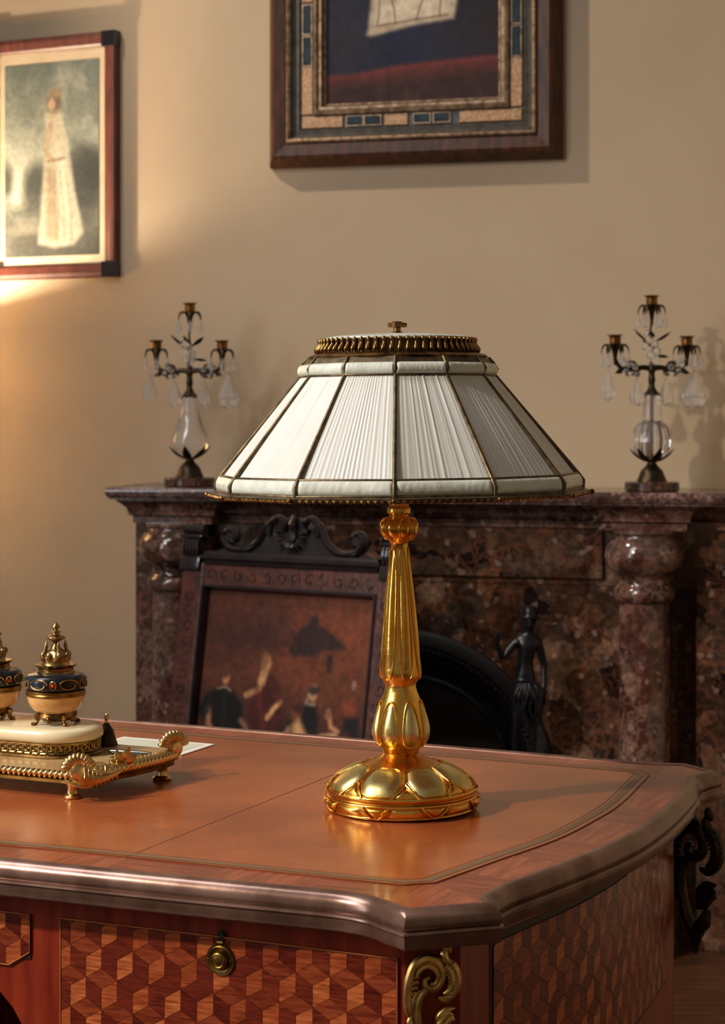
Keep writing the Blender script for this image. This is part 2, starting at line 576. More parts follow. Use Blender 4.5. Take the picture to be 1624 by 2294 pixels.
class Revo:
    def __init__(self, prof):
        self.p = [Vector((r, z)) for r, z in prof]
        self.s = [0]
        for a, b in zip(self.p, self.p[1:]):
            self.s.append(self.s[-1] + (b - a).length)

    def at(self, phi, s, h=0.0):
        S = self.s
        s = min(max(s, 0), S[-1] - 1e-9)
        i = max(k for k in range(len(S) - 1) if S[k] <= s)
        t = (s - S[i]) / (S[i + 1] - S[i])
        q = self.p[i].lerp(self.p[i + 1], t)
        d0 = (self.p[min(i + 1, len(S) - 1)] - self.p[i]).normalized()
        d = d0
        n = Vector((d.y, -d.x))
        q = q + n * h
        return (q.x * math.sin(phi), -q.x * math.cos(phi), q.y)

    def s_at_z(self, z):
        for i in range(len(self.p) - 1):
            a, b = self.p[i].y, self.p[i + 1].y
            if min(a, b) <= z <= max(a, b) and a != b:
                return self.s[i] + (self.s[i + 1] - self.s[i]) * (z - a) / (b - a)
        return self.s[-1]

    def pad(self, mb, outline, h, rings=5, edge=-0.0004, plateau=2.6):
        """a pillow over the closed outline of (phi, s)"""
        n = len(outline)
        cx = sum(p[0] for p in outline) / n
        cy = sum(p[1] for p in outline) / n
        vs, fs = [], []
        for r in range(rings):
            t = r / rings
            hh = edge + h * (1 - (1 - t) ** plateau)
            for a, s in outline:
                vs.append(self.at(cx + (a - cx) * (1 - t), cy + (s - cy) * (1 - t), hh))
        vs.append(self.at(cx, cy, edge + h))
        for r in range(rings - 1):
            for k in range(n):
                k2 = (k + 1) % n
                fs.append((r * n + k, r * n + k2, (r + 1) * n + k2, (r + 1) * n + k))
        for k in range(n):
            fs.append(((rings - 1) * n + k, (rings - 1) * n + (k + 1) % n, rings * n))
        mb.add(vs, fs)

    def rib(self, mb, pts, rad, h=0.0, closed=False, seg=6):
        mb.tube([self.at(a, s, h) for a, s in pts], rad, seg, closed)


def smooth_prof(pts, n=4):
    return [(max(v.x, 0), v.y) for v in [Vector((p.x, p.y)) for p in cr([(r, z, 0) for r, z in pts], n)]]


def ellipse_outline(phi, s0, s1, hw, n=22, taper=0.0, square=1.0):
    """rounded long pad; hw half width in phi, taper > 0 widens it towards s0"""
    out = []
    for k in range(n):
        a = 2 * PI * k / n
        ca, sa = math.cos(a), math.sin(a)
        ca = math.copysign(abs(ca) ** square, ca)
        sa = math.copysign(abs(sa) ** square, sa)
        t = (sa + 1) / 2
        out.append((phi + hw * ca * (1 + taper * (0.5 - t)), s0 + (s1 - s0) * t))
    return out


# ------------------------------------------------------------------ the setting
YAW = R(-15)
FP = Vector((0.095, 4.40))                     # fireplace axis on the frieze plane
rx = Vector((math.cos(YAW), math.sin(YAW)))
dy = Vector((-math.sin(YAW), math.cos(YAW)))


def wl(x, y):
    """fireplace-wall local -> world"""
    p = FP + rx * x + dy * y
    return (p.x, p.y)


PIV = Vector(wl(-0.60, 0.18))                  # the wall turns gently 10 degrees here
lw_dir = Vector((-math.cos(R(25)), math.sin(R(25))))

path = [wl(1.9, 0.18)]
for i in range(13):
    t = i / 12
    a = R(15) + R(10) * t
    if i == 0:
        p = Vector(wl(-0.51, 0.18))
    else:
        am = R(15) + R(10) * (t - 0.5 / 12)
        p = p + Vector((-math.cos(am), math.sin(am))) * (0.18 / 12)
    path.append((p.x, p.y))
LW0 = Vector(path[-1])
path.append(tuple(LW0 + lw_dir * 2.0))
back = [(x + 0.04, y + 0.12) for x, y in path]
mb = MB()
n = len(path)
vs = [(x, y, 0) for x, y in path] + [(x, y, 3.0) for x, y in path] + [(x, y, 0) for x, y in back] + [(x, y, 3.0) for x, y in back]
fs = []
for i in range(n - 1):
    fs += [(i, i + 1, n + i + 1, n + i), (2 * n + i, 2 * n + i + 1, 3 * n + i + 1, 3 * n + i), (n + i, n + i + 1, 3 * n + i + 1, 3 * n + i), (i, i + 1, 2 * n + i + 1, 2 * n + i)]
fs += [(0, n, 3 * n, 2 * n), (n - 1, 2 * n - 1, 4 * n - 1, 3 * n - 1)]
mb.add(vs, fs)
tag(mb.build('wall_back', M['wall']), kind='structure')
wr0 = wl(1.9, 0.18)
tag(MB().box(wr0[0] - 0.02, wr0[0] + 0.1, -2.6, wr0[1] + 0.1, 0.0, 3.0).build('added_wall_right', M['wall'], smooth=False), kind='structure')  # unseen wall, added to block ambient light from the desk's right side
tag(MB().box(-4.0, 3.2, -2.6, 5.9, -0.05, 0.0).build('floor', M['floor']), kind='structure')

# ------------------------------------------------------------------ the desk
DA = R(-24.5)
DESK = (-0.3740, 2.2420)
desk = thing('writing_desk', 'red-brown parquetry writing desk with bronze edge and tan leather top carrying the lamp', 'desk', (DESK[0], DESK[1], 0), DA)
TOP = 0.76
front = cr([(0, -0.380, 0), (0.10, -0.377, 0), (0.203, -0.372, 0), (0.347, -0.366, 0), (0.438, -0.361, 0), (0.519, -0.3555, 0), (0.560, -0.3545, 0), (0.590, -0.361, 0), (0.612, -0.374, 0), (0.630, -0.384, 0)], 4)
corner_f = [(0.630, -0.384), (0.681, -0.338)]
side = cr([(0.681, -0.338, 0), (0.672, -0.322, 0), (0.6705, -0.300, 0), (0.6735, -0.270, 0), (0.684, -0.222, 0), (0.706, -0.107, 0), (0.716, -0.007, 0), (0.714, 0.105, 0), (0.704, 0.225, 0), (0.695, 0.280, 0), (0.694, 0.305, 0), (0.704, 0.345, 0)], 4)
back_e = cr([(0.665, 0.373, 0), (0.640, 0.366, 0), (0.609, 0.361, 0), (0.501, 0.366, 0), (0.417, 0.369, 0), (0.25, 0.374, 0), (0.0, 0.378, 0)], 4)
half = [(p[0], p[1]) for p in front] + [(p[0], p[1]) for p in side] + [(p[0], p[1]) for p in back_e]
outline = half + [(-x, y) for x, y in reversed(half[1:-1])]
prof = [(-0.003, -0.004), (-0.002, 0.0006), (0.001, 0.0016), (0.0045, 0.001), (0.0085, -0.0018), (0.0115, -0.006), (0.013, -0.011), (0.0128, -0.0145), (0.0112, -0.0162),
        (0.0142, -0.0172), (0.0148, -0.0188), (0.0128, -0.0202), (0.0126, -0.0302), (0.0105, -0.0325), (-0.022, -0.0335)]
MB().sweep(outline, [(o, TOP + z) for o, z in prof]).build('edge_moulding', M['moulding'], desk, angle=50)
mb = MB()
mb.prism(offset(outline, -0.004), TOP - 0.03, TOP - 0.0015)
mb.build('top_board', M['glue'], desk, smooth=False, tri=True)
# leather in three skins
def leather_outline():
    """leather outline with plain canted corners"""
    q = cr([(0, -0.331, 0), (0.203, -0.323, 0), (0.375, -0.316, 0), (0.518, -0.312, 0), (0.592, -0.309, 0)], 4)
    s_ = cr([(0.615, -0.289, 0), (0.636, -0.183, 0), (0.657, -0.08, 0), (0.664, 0.014, 0), (0.664, 0.12, 0), (0.646, 0.292, 0)], 4)
    b_ = cr([(0.628, 0.316, 0), (0.5, 0.318, 0), (0.3, 0.322, 0), (0, 0.327, 0)], 4)
    h = [(p[0], p[1]) for p in q] + [(p[0], p[1]) for p in s_] + [(p[0], p[1]) for p in b_]
    return h + [(-x, y) for x, y in reversed(h[1:-1])]


leath = leather_outline()

def nearest(p, poly):
    best, bd_ = None, 9
    for i in range(len(poly)):
        a, b = Vector(poly[i]), Vector(poly[(i + 1) % len(poly)])
        d = b - a
        t = max(0, min(1, (p - a).dot(d) / max(d.length_squared, 1e-12)))
        q = a + d * t
        if (q - p).length < bd_:
            best, bd_ = q, (q - p).length
    return best


lin_ = offset(leath, -0.002)
inner = [nearest(Vector(p), lin_) for p in outline]
# cross-banded veneer pieces round the leather
no = len(outline)
i0 = 0
cuts = []
acc = 0
last = 0
for i in range(no):
    a, b = Vector(outline[i]), Vector(outline[(i + 1) % no])
    acc += (b - a).length
    if acc - last > 0.085 or i == no - 1:
        cuts.append((i0, i + 1))
        i0 = i + 1
        last = acc
for k, (a, b) in enumerate(cuts):
    idx = [j % no for j in range(a, b + 1)]
    out = [Vector(outline[j]) for j in idx]
    inn = [inner[j] for j in idx]
    vs = [(p.x, p.y, TOP - 0.0004) for p in out] + [(p.x, p.y, TOP - 0.0004) for p in inn]
    m_ = len(idx)
    fs = [(q, q + 1, m_ + q + 1, m_ + q) for q in range(m_ - 1)]
    vs += [(p.x, p.y, TOP - 0.002) for p in out] + [(p.x, p.y, TOP - 0.002) for p in inn]
    fs += [(0, m_, 3 * m_, 2 * m_), (m_ - 1, 2 * m_ - 1, 4 * m_ - 1, 3 * m_ - 1)]
    MB().add(vs, fs).build('veneer_strip', M['veneer_top'] if k % 2 else M['veneer_top_b'], desk, smooth=False)
for lo, hi in ((-1, -0.3105), (-0.3095, 0.3095), (0.3105, 1)):
    p = clip(clip(leath, -1, 0, -lo), 1, 0, hi)
    MB().prism(p, TOP - 0.001, TOP + 0.0003).build('leather_panel', M['leather'], desk, smooth=False, tri=True)
for sx in (-1, 1):
    MB().box(sx * 0.31 - 0.0008, sx * 0.31 + 0.0008, -0.318, 0.32, TOP - 0.001, TOP + 0.00038).build('leather_seam', M['seam'], desk, smooth=False)


def flat_band(name, d0, d1, m, z):
    a, b = offset(leath, d0), offset(leath, d1)
    k = len(a)
    vs = [(x, y, z) for x, y in a] + [(x, y, z) for x, y in b]
    fs = [(i, (i + 1) % k, k + (i + 1) % k, k + i) for i in range(k)]
    return MB().add(vs, fs).build(name, m, desk, smooth=False)


flat_band('tooled_border', -0.006, -0.0145, M['tool'], TOP + 0.0006)
flat_band('tooled_line', 0.0005, -0.0012, M['tool_line'], TOP + 0.0006)
flat_band('tooled_line', -0.0175, -0.0182, M['tool_line'], TOP + 0.0006)

# carcass
YFT = [(0.0, -0.358), (0.10, -0.3555), (0.26, -0.349), (0.43, -0.3435), (0.61, -0.342)]


def yF(x):
    return lerp_list(YFT, abs(x))


ZB = [(0, 0.645), (0.10, 0.645), (0.15, 0.641), (0.184, 0.631), (0.203, 0.613), (0.216, 0.594), (0.226, 0.565), (0.23, 0.53), (0.2301, 0.15), (0.61, 0.15)]


def zb(x):
    return lerp_list(ZB, abs(x))


xs = sorted(set([round(-0.61 + 1.22 * i / 60, 4) for i in range(61)] + [s * q for s in (-1, 1) for q in (0.184, 0.194, 0.203, 0.21, 0.216, 0.221, 0.226, 0.23, 0.2301)]))
mb = MB()
k = len(xs)
vs = []
for q in range(2):
    for x in xs:
        vs.append((x, yF(x) + 0.018 * q, TOP - 0.032))
    for x in xs:
        vs.append((x, yF(x) + 0.018 * q, zb(x)))
fs = []
for i in range(k - 1):
    fs += [(i, i + 1, k + i + 1, k + i), (2 * k + i, 2 * k + i + 1, 3 * k + i + 1, 3 * k + i), (k + i, k + i + 1, 3 * k + i + 1, 3 * k + i), (i, i + 1, 2 * k + i + 1, 2 * k + i)]
fs += [(0, k, 3 * k, 2 * k), (k - 1, 2 * k - 1, 4 * k - 1, 3 * k - 1)]
mb.add(vs, fs).build('front_apron', M['veneer'], desk)
SIDE = [(0.648, -0.312), (0.655, -0.270), (0.668, -0.2), (0.684, -0.1), (0.692, 0.0), (0.690, 0.1), (0.682, 0.2), (0.672, 0.30)]
sp = cr([(x, y, 0) for x, y in SIDE], 5)
for sx in (1, -1):
    mb = MB()
    mb.grid(lambda u, v: (sx * sp[round(u * (len(sp) - 1))][0], sp[round(u * (len(sp) - 1))][1], 0.15 + v * (TOP - 0.182)), len(sp) - 1, 1)
    mb.grid(lambda u, v: (sx * (sp[round(u * (len(sp) - 1))][0] - 0.018), sp[round(u * (len(sp) - 1))][1], 0.15 + v * (TOP - 0.182)), len(sp) - 1, 1)
    mb.build('side_panel', M['veneer'], desk)
    for sy in (-1, 1):
        c0 = Vector((0.608, -0.343)) if sy < 0 else Vector((0.672, 0.302))
        c1 = Vector((0.648, -0.312)) if sy < 0 else Vector((0.635, 0.345))
        poly = [(sx * c0.x, c0.y), (sx * c1.x, c1.y), (sx * (c1.x - 0.03), c1.y + (0.012 if sy < 0 else -0.02)), (sx * (c0.x - 0.005), c0.y - sy * 0.03)]
        MB().prism(poly, 0.15, TOP - 0.032).build('corner_stile', M['veneer'], desk, smooth=False)
        mid = (c0 + c1) / 2
        MB().tube(cr([(sx * (mid.x - 0.014), mid.y - sy * 0.014, 0.165), (sx * (mid.x - 0.006), mid.y - sy * 0.006, 0.11), (sx * (mid.x - 0.010), mid.y - sy * 0.01, 0.05), (sx * (mid.x + 0.006), mid.y + sy * 0.006, 0.0)], 4),
                  [0.034 - 0.0012 * i for i in range(13)], 10).build('leg', M['veneer'], desk)
MB().box(-0.635, 0.635, 0.325, 0.343, 0.15, TOP - 0.032).build('back_panel', M['veneer'], desk, smooth=False)
for sx in (-1, 1):
    MB().box(sx * 0.23 - 0.008, sx * 0.23 + 0.008, -0.33, 0.325, 0.15, TOP - 0.032).build('kneehole_side', M['veneer'], desk, smooth=False)
    MB().box(min(sx * 0.24, sx * 0.63), max(sx * 0.24, sx * 0.63), -0.325, 0.32, 0.152, 0.164).build('pedestal_bottom', M['veneer'], desk, smooth=False)

# parquetry of tumbling blocks -----------------------------------------------
LW = 0.0335
LE = LW / math.sqrt(3)


def lozenges(win, mapf, parent, x0, z0, shrink=0.00018, lift=0.0006):
    """win: convex window as a list of half planes a*x+b*z<=c with bounds; mapf(x, z, h) -> point"""
    xa, xb, za, zb_, planes = win
    rows = int((zb_ - za) / (1.5 * LE)) + 3
    cols = int((xb - xa) / LW) + 3
    for j in range(-1, rows):
        for i in range(-1, cols):
            cx = x0 + i * LW + (LW / 2 if j % 2 else 0)
            cz = z0 - j * 1.5 * LE
            hexp = [(cx + LE * math.cos(R(90 + 60 * q)), cz + LE * math.sin(R(90 + 60 * q))) for q in range(6)]
            cc = (cx, cz)
            for key, quad in (('loz_c', [hexp[0], hexp[1], cc, hexp[5]]), ('loz_b', [hexp[1], hexp[2], hexp[3], cc]), ('loz_a', [cc, hexp[3], hexp[4], hexp[5]])):
                p = quad
                for a, b, c in planes:
                    p = clip(p, a, b, c)
                    if len(p) < 3:
                        break
                if len(p) < 3:
                    continue
                mx_ = sum(q[0] for q in p) / len(p)
                mz_ = sum(q[1] for q in p) / len(p)
                ar = abs(sum(p[q][0] * p[(q + 1) % len(p)][1] - p[(q + 1) % len(p)][0] * p[q][1] for q in range(len(p)))) / 2
                if ar < 8e-6:
                    continue
                h = lift + random.uniform(-0.0001, 0.0001)
                sp_ = []
                for q in p:
                    d = Vector((mx_ - q[0], mz_ - q[1]))
                    d = d.normalized() * shrink * 1.6 if d.length > 0 else d
                    sp_.append((q[0] + d.x, q[1] + d.y))
                m_ = len(sp_)
                vs = [mapf(q[0], q[1], h) for q in sp_] + [mapf(q[0], q[1], 0) for q in sp_]
                fs = [tuple(range(m_))] + [(q, (q + 1) % m_, m_ + (q + 1) % m_, m_ + q) for q in range(m_)]
                MB().add(vs, fs).build('lozenge', M[key + random.choice(['', '2', '3'])], parent, smooth=False)


def front_map(x, z, h):
    return (x, yF(x) - 0.0015 - h, z)


def rect_win(xa, xb, za, zb_):
    return (xa, xb, za, zb_, [(-1, 0, -xa), (1, 0, xb), (0, -1, -za), (0, 1, zb_)])


def bead_line(pts, r=0.0006):
    return MB().tube([front_map(x, z, 0.0006) for x, z in pts], r, 6, closed=True)


def drawer_panel(name, xa, xb, za, zt, label, cut=0.0):
    b = 0.0016
    pts = [(xa - b, za - b + cut), (xa - b + cut * 1.3, za - b), (xb + b - cut * 1.3, za - b), (xb + b, za - b + cut), (xb + b, zt + b), (xa - b, zt + b)] if cut else \
        [(xa - b, za - b), (xb + b, za - b), (xb + b, zt + b), (xa - b, zt + b)]
    nx = 26
    mb = MB()
    mb.grid(lambda u, v: front_map(xa - b + (xb - xa + 2 * b) * u, (za - b + cut) + (zt - za + 2 * b - cut) * v, -0.0002), nx, 1)
    mb.grid(lambda u, v: (xa - b + (xb - xa + 2 * b) * u, yF(xa - b + (xb - xa + 2 * b) * u) + 0.004, (za - b + cut) + (zt - za + 2 * b - cut) * v), nx, 1)
    d = mb.build(name, M['glue'], desk)
    d['label'] = label
    return d, pts


def dense(pts, step=0.012):
    out = []
    for i in range(len(pts)):
        a, b = Vector(pts[i]), Vector(pts[(i + 1) % len(pts)])
        kk = max(1, int((b - a).length / step))
        for q in range(kk):
            p = a.lerp(b, q / kk)
            out.append((p.x, p.y))
    return out


dr, pts = drawer_panel('drawer_front', 0.258, 0.600, 0.580, 0.703, 'right drawer front of tumbling-block parquetry')
lozenges(rect_win(0.258, 0.600, 0.580, 0.703), front_map, dr, 0.268, 0.700)
bead_line(dense([(0.257, 0.579), (0.601, 0.579), (0.601, 0.704), (0.257, 0.704)]), 0.0007).build('stringing', M['stringing'], dr)
# ring pull and keyhole
kx, kz = 0.4265, 0.6835
mb = MB()
ky = yF(kx) - 0.0015
prk = [(0.0145, 0.0), (0.0148, 0.0012), (0.0140, 0.0024), (0.0128, 0.0022), (0.0118, 0.0030), (0.0100, 0.0026), (0.0092, 0.0022), (0.0086, 0.0045), (0.0074, 0.0066), (0.0060, 0.0072), (0.0052, 0.0068), (0.0040, 0.0072), (0.0015, 0.0078), (0.0001, 0.0078)]
for i in range(1):
    t_ = MB().lathe(prk, 36)
    for p in t_.v:
        mb.v.append((kx + p[0], ky - p[2], kz + p[1]))
    mb.f = t_.f
for sx in (-1, 1):
    mb.ball((kx + sx * 0.0115, ky - 0.0032, kz), 0.0009, 8, 6)
pull = mb.build('drawer_knob', M['brass_old'], dr)
pull['label'] = 'round stepped brass drawer knob'
mb = MB()
mb.box(kx - 0.0032, kx + 0.0032, ky - 0.0012, ky + 0.002, kz + 0.0165, kz + 0.0205)
mb.tube([(kx, ky - 0.0012, kz + 0.0225), (kx, ky + 0.002, kz + 0.0225)], 0.0036, 14)
mb.build('keyhole', M['ink_dark'], dr)
mb = MB()
mb.tube([(kx - 0.003, ky - 0.0016, kz + 0.0162), (kx + 0.003, ky - 0.0016, kz + 0.0162)], 0.0012, 8)
mb.build('keyhole_sill', M['brass_pale'], dr)
dc, pts = drawer_panel('drawer_front', -0.222, 0.222, 0.655, 0.703, 'shallow centre drawer front over the kneehole', 0.008)
W_ = (-0.222, 0.222, 0.655, 0.703, [(-1, 0, 0.222), (1, 0, 0.222), (0, -1, -0.655), (0, 1, 0.703), (0.6, -1, 0.6 * 0.222 - 0.668), (-0.6, -1, 0.6 * 0.222 - 0.668)])
lozenges(W_, front_map, dc, -0.222, 0.700)
bead_line(dense([(-0.223, 0.668), (-0.200, 0.654), (0.200, 0.654), (0.223, 0.668), (0.223, 0.704), (-0.223, 0.704)]), 0.0007).build('stringing', M['stringing'], dc)
# side parquetry
slen = [0]
for a, b in zip(sp, sp[1:]):
    slen.append(slen[-1] + (b - a).length)


def side_map(x, z, h):
    i = max(k for k in range(len(slen) - 1) if slen[k] <= max(x, 0))
    t = (x - slen[i]) / (slen[i + 1] - slen[i])
    p = sp[i].lerp(sp[i + 1], t)
    d = (sp[i + 1] - sp[i]).normalized()
    return (p.x + d.y * (0.0012 + h), p.y - d.x * (0.0012 + h), z)


mb = MB()
mb.grid(lambda u, v: side_map(0.05 + (slen[-1] - 0.1) * u, 0.535 + 0.175 * v, -0.0006), 30, 1)
sdp = mb.build('side_parquetry_panel', M['glue'], desk)
lozenges(rect_win(0.055, slen[-1] - 0.055, 0.54, 0.703), side_map, sdp, 0.055, 0.700)

# rococo bronze mounts ---------------------------------------------------------


def mount(cpos, tdir, ndir, s=1.0, name='acanthus_mount', m='brass_mount'):
    t = Vector((*tdir, 0)).normalized()
    nn = Vector((*ndir, 0)).normalized()
    up = Vector((0, 0, 1))

    def Q(cx, cy, d=0.0):
        a = (cx - 195) * 0.0001827 * s
        b = -(cy - 1000) * 0.0001827 * s
        return Vector(cpos) + t * a + up * b + nn * (d * s)
    mb = MB()

    def st(pts, rads, d=0.003, k=5):
        P = cr([Q(x, y, dd if dd is not None else d) for x, y, dd in [(p + (None,))[:3] for p in pts]], k)
        nr = [lerp_list(list(zip([i / (len(rads) - 1) for i in range(len(rads))], rads)), i / (len(P) - 1)) * s * 1.4 for i in range(len(P))]
        mb.tube(P, nr, 8)
    # big C scroll, doubled by a finer outer bead
    st([(95, 1348), (72, 1280), (70, 1200), (84, 1125), (112, 1070), (155, 1046), (200, 1056), (234, 1094), (240, 1140), (222, 1180), (190, 1194), (160, 1178), (158, 1148), (180, 1136)],
       [.0012, .0026, .0028, .0030, .0032, .0034, .0034, .0032, .0030, .0028, .0026, .0024, .002, .0016])
    st([(110, 1130), (128, 1095), (160, 1078), (192, 1088), (212, 1115), (214, 1145), (198, 1166), (178, 1162)], [.0010, .0016, .0018, .0018, .0018, .0016, .0014, .001], 0.006)
    # inner stem with a ridged back
    st([(172, 1190), (140, 1215), (122, 1260), (118, 1310), (128, 1370), (150, 1430)], [.0022, .0028, .003, .003, .003, .002])
    st([(150, 1195), (110, 1215), (96, 1265), (98, 1320)], [.001, .0018, .0018, .001], 0.004)
    # right-hand leaf, ribs fanned along it
    st([(262, 1002), (252, 1030), (262, 1060), (296, 1092), (312, 1150), (300, 1205), (262, 1240), (222, 1236)], [.0012, .0026, .0028, .0034, .0036, .0036, .003, .0014])
    st([(250, 1080), (276, 1110), (286, 1155), (276, 1195), (246, 1215)], [.0012, .002, .0022, .002, .001], 0.0065)
    for q in range(9):
        a = q / 8
        x0 = 236 + 30 * math.sin(a * PI)
        y0 = 1090 + 140 * a
        st([(x0, y0), (x0 + 30, y0 + 6 - 14 * (1 - a)), (x0 + 62, y0 + 2 - 26 * (1 - a))], [.0008, .0014, .0006], 0.006, 3)
    for q in range(7):
        a = q / 6
        x0 = 74 + 10 * math.cos(a * PI)
        y0 = 1110 + 160 * a
        st([(x0 + 10, y0), (x0 + 34, y0 - 10), (x0 + 44, y0 - 2)], [.0012, .0014, .0007], 0.004, 3)
    st([(252, 1012), (262, 990), (272, 1006), (284, 1024)], [.001, .0026, .0026, .001])
    # lower leaves
    st([(215, 1380), (225, 1330), (262, 1300), (305, 1292)], [.002, .003, .003, .0008])
    st([(205, 1400), (240, 1380), (280, 1340), (300, 1350)], [.002, .003, .0026, .0008], 0.004)
    st([(88, 1310), (80, 1345), (100, 1372), (118, 1352), (104, 1336)], [.001, .0022, .0024, .002, .001], .004)
    for q in range(6):
        st([(206 + 4 * q, 1372 - 10 * q), (228 + 8 * q, 1352 - 8 * q), (244 + 10 * q, 1362 - 8 * q)], [.0008, .0016, .0006], .006, 3)
    st([(128, 1370), (150, 1450), (190, 1520), (195, 1600)], [.003, .004, .004, .0015])
    st([(262, 1400), (240, 1460), (205, 1510), (195, 1590)], [.002, .004, .004, .0015])
    return mb.build(name, M[m], desk)


mo = mount((0.628, -0.330, 0.7135), (0.79, 0.61), (0.61, -0.79), 1.0)
mo['label'] = 'rococo C-scroll bronze mount on the front corner'
mo2 = mount((0.690, 0.325, 0.715), (0.74, -0.3), (0.5, -0.7), 1.5, m='cand_iron')
mo2['label'] = 'long scrolled bronze mount on the rear corner'

# ------------------------------------------------------------------ the table lamp
LAMP = (0.0420, 2.0546, TOP + 0.0012)
lamp = thing('table_lamp', 'gilt bronze table lamp with a twelve-sided pleated cream glass shade on the desk', 'lamp', LAMP, rot=(0, R(-0.55), 0))
base_prof = [(0.001, 0.0), (0.074, 0.0), (0.0785, 0.0012), (0.0805, 0.0035), (0.0825, 0.0075), (0.0828, 0.0110), (0.0815, 0.0145), (0.0790, 0.0160), (0.0785, 0.0175), (0.0805, 0.0185), (0.0808, 0.0205),
             (0.0785, 0.0240), (0.0735, 0.0290), (0.0660, 0.0345), (0.0560, 0.0400), (0.0450, 0.0450), (0.0350, 0.0490), (0.0270, 0.0522), (0.0210, 0.0550), (0.0187, 0.0580), (0.0195, 0.0610)]
mb = MB()
mb.lathe(base_prof, 72)
lb = mb.build('base', M['gold_dark'], lamp)
rv = Revo(base_prof)
sr = rv.s_at_z(0.0205)
st_ = rv.s_at_z(0.0480)
sl0, sl1 = rv.s_at_z(0.0022), rv.s_at_z(0.0140)
dS = st_ - sr


def chaikin(p, n=2):
    for _ in range(n):
        q = []
        for i in range(len(p)):
            a, b = p[i], p[(i + 1) % len(p)]
            q += [(0.75 * a[0] + 0.25 * b[0], 0.75 * a[1] + 0.25 * b[1]), (0.25 * a[0] + 0.75 * b[0], 0.25 * a[1] + 0.75 * b[1])]
        p = q
    return p


def dens(p, k=3):
    out = []
    for i in range(len(p)):
        a, b = p[i], p[(i + 1) % len(p)]
        for q in range(k):
            out.append((a[0] + (b[0] - a[0]) * q / k, a[1] + (b[1] - a[1]) * q / k))
    return out


ribs = MB()
for k in range(8):
    ph = R(22.5 + 45 * k + 2)
    h = R(22.5)
    jx = 0.10 * math.sin(k * 2.3)
    cell = [(ph - h * 0.90, sr + dS * .50), (ph - h * 0.84, sr + dS * .83), (ph - h * 0.50, sr + dS * .93), (ph + h * 0.50, sr + dS * .93), (ph + h * 0.84, sr + dS * .83), (ph + h * 0.90, sr + dS * .50), (ph + h * 0.52, sr + dS * .09), (ph - h * .52, sr + dS * .09)]
    mb = MB()
    co = chaikin(dens(cell, 2), 1)
    rv.pad(mb, co, 0.0034, 9, plateau=5)
    mb.build('base_cell', M['gold_patina'], lamp, angle=60)
    cyc = sum(p[1] for p in co) / len(co)
    rv.rib(ribs, [(ph + (a - ph) * 1.03, cyc + (b - cyc) * 1.02) for a, b in co], .0009, 0.0006, closed=True)
    tri = [(ph + h - h * 0.40, sr + dS * .06), (ph + h + h * 0.40, sr + dS * .06), (ph + h + h * .12, sr + dS * .30), (ph + h - h * .12, sr + dS * .30)]
    mb = MB()
    rv.pad(mb, chaikin(dens(tri, 3), 1), 0.0028, 5)
    mb.build('base_corner_cell', M['gold'], lamp, angle=60)
    # net of raised lines
    rv.rib(ribs, [(ph + h, sr + dS * (.38 + .50 * q / 8)) for q in range(9)], [.0021, .0019, .0017, .0016, .0015, .0014, .0013, .0012, .0008], 0.0010)
    for sgn in (-1, 1):
        rv.rib(ribs, [(ph + h + sgn * h * .50 * q / 8, sr + dS * (.40 - .38 * q / 8)) for q in range(9)], .0016, 0.0010)
    # lower ring
    ds = sl1 - sl0
    sh = [(ph - h * .40, sl1 - ds * .06), (ph + h * .40, sl1 - ds * .06), (ph + h * .26, sl1 - ds * .5), (ph, sl0 + ds * .06), (ph - h * .26, sl1 - ds * .5)]
    mb = MB()
    rv.pad(mb, chaikin(dens(sh, 3), 1), 0.0032, 5)
    mb.build('ring_shield', M['gold'], lamp, angle=60)
    br = [(ph + h * .55, sl1 - ds * .12), (ph + h * 1.45, sl1 - ds * .12), (ph + h * 1.62, sl0 + ds * .10), (ph + h * .38, sl0 + ds * .10)]
    mb = MB()
    rv.pad(mb, chaikin(dens(br, 5), 1), 0.0022, 5)
    mb.build('ring_bar', M['gold'], lamp, angle=60)
    for sgn in (-1, 1):
        rv.rib(ribs, [(ph + sgn * h * (.46 - .40 * (q / 6) ** 1.3), sl1 - ds * q / 6) for q in range(7)], .0011, 0.001)
rv.rib(ribs, [(2 * PI * q / 96, sr + 0.001) for q in range(96)], .0016, 0.0004, closed=True)
rv.rib(ribs, [(2 * PI * q / 96, sl1 + 0.0004) for q in range(96)], .0012, 0.0004, closed=True)
rv.rib(ribs, [(2 * PI * q / 96, sl0) for q in range(96)], .0014, 0.0, closed=True)
ribs.build('base_net', M['gold'], lamp, angle=60)

stem_pts = [(0.0195, 0.0595), (0.0200, 0.0620), (0.0240, 0.0662), (0.0280, 0.0722), (0.0293, 0.0790), (0.0286, 0.0870), (0.0262, 0.0975), (0.0240, 0.1060), (0.0218, 0.1130), (0.0196, 0.1190), (0.0178, 0.1235), (0.0164, 0.1290),
            (0.0170, 0.1325), (0.0198, 0.1365), (0.0213, 0.1410), (0.0211, 0.1474), (0.0200, 0.1600), (0.0187, 0.1723), (0.0155, 0.2058), (0.0124, 0.2393), (0.0097, 0.2728), (0.0092, 0.2812), (0.0105, 0.2835),
            (0.0140, 0.2862), (0.0180, 0.2915), (0.0196, 0.2980), (0.0192, 0.3035), (0.0168, 0.3078), (0.0125, 0.3098), (0.0102, 0.3108), (0.0102, 0.3122), (0.0124, 0.3138), (0.0126, 0.3158), (0.0122, 0.3172), (0.0126, 0.3186), (0.0118, 0.3202),
            (0.0104, 0.3215), (0.0104, 0.3262), (0.0135, 0.3290), (0.0140, 0.3500), (0.0060, 0.3540)]
mb = MB()
mb.lathe(stem_pts, 48)
mb.build('stem', M['gold'], lamp, angle=60)
rs = Revo(stem_pts)


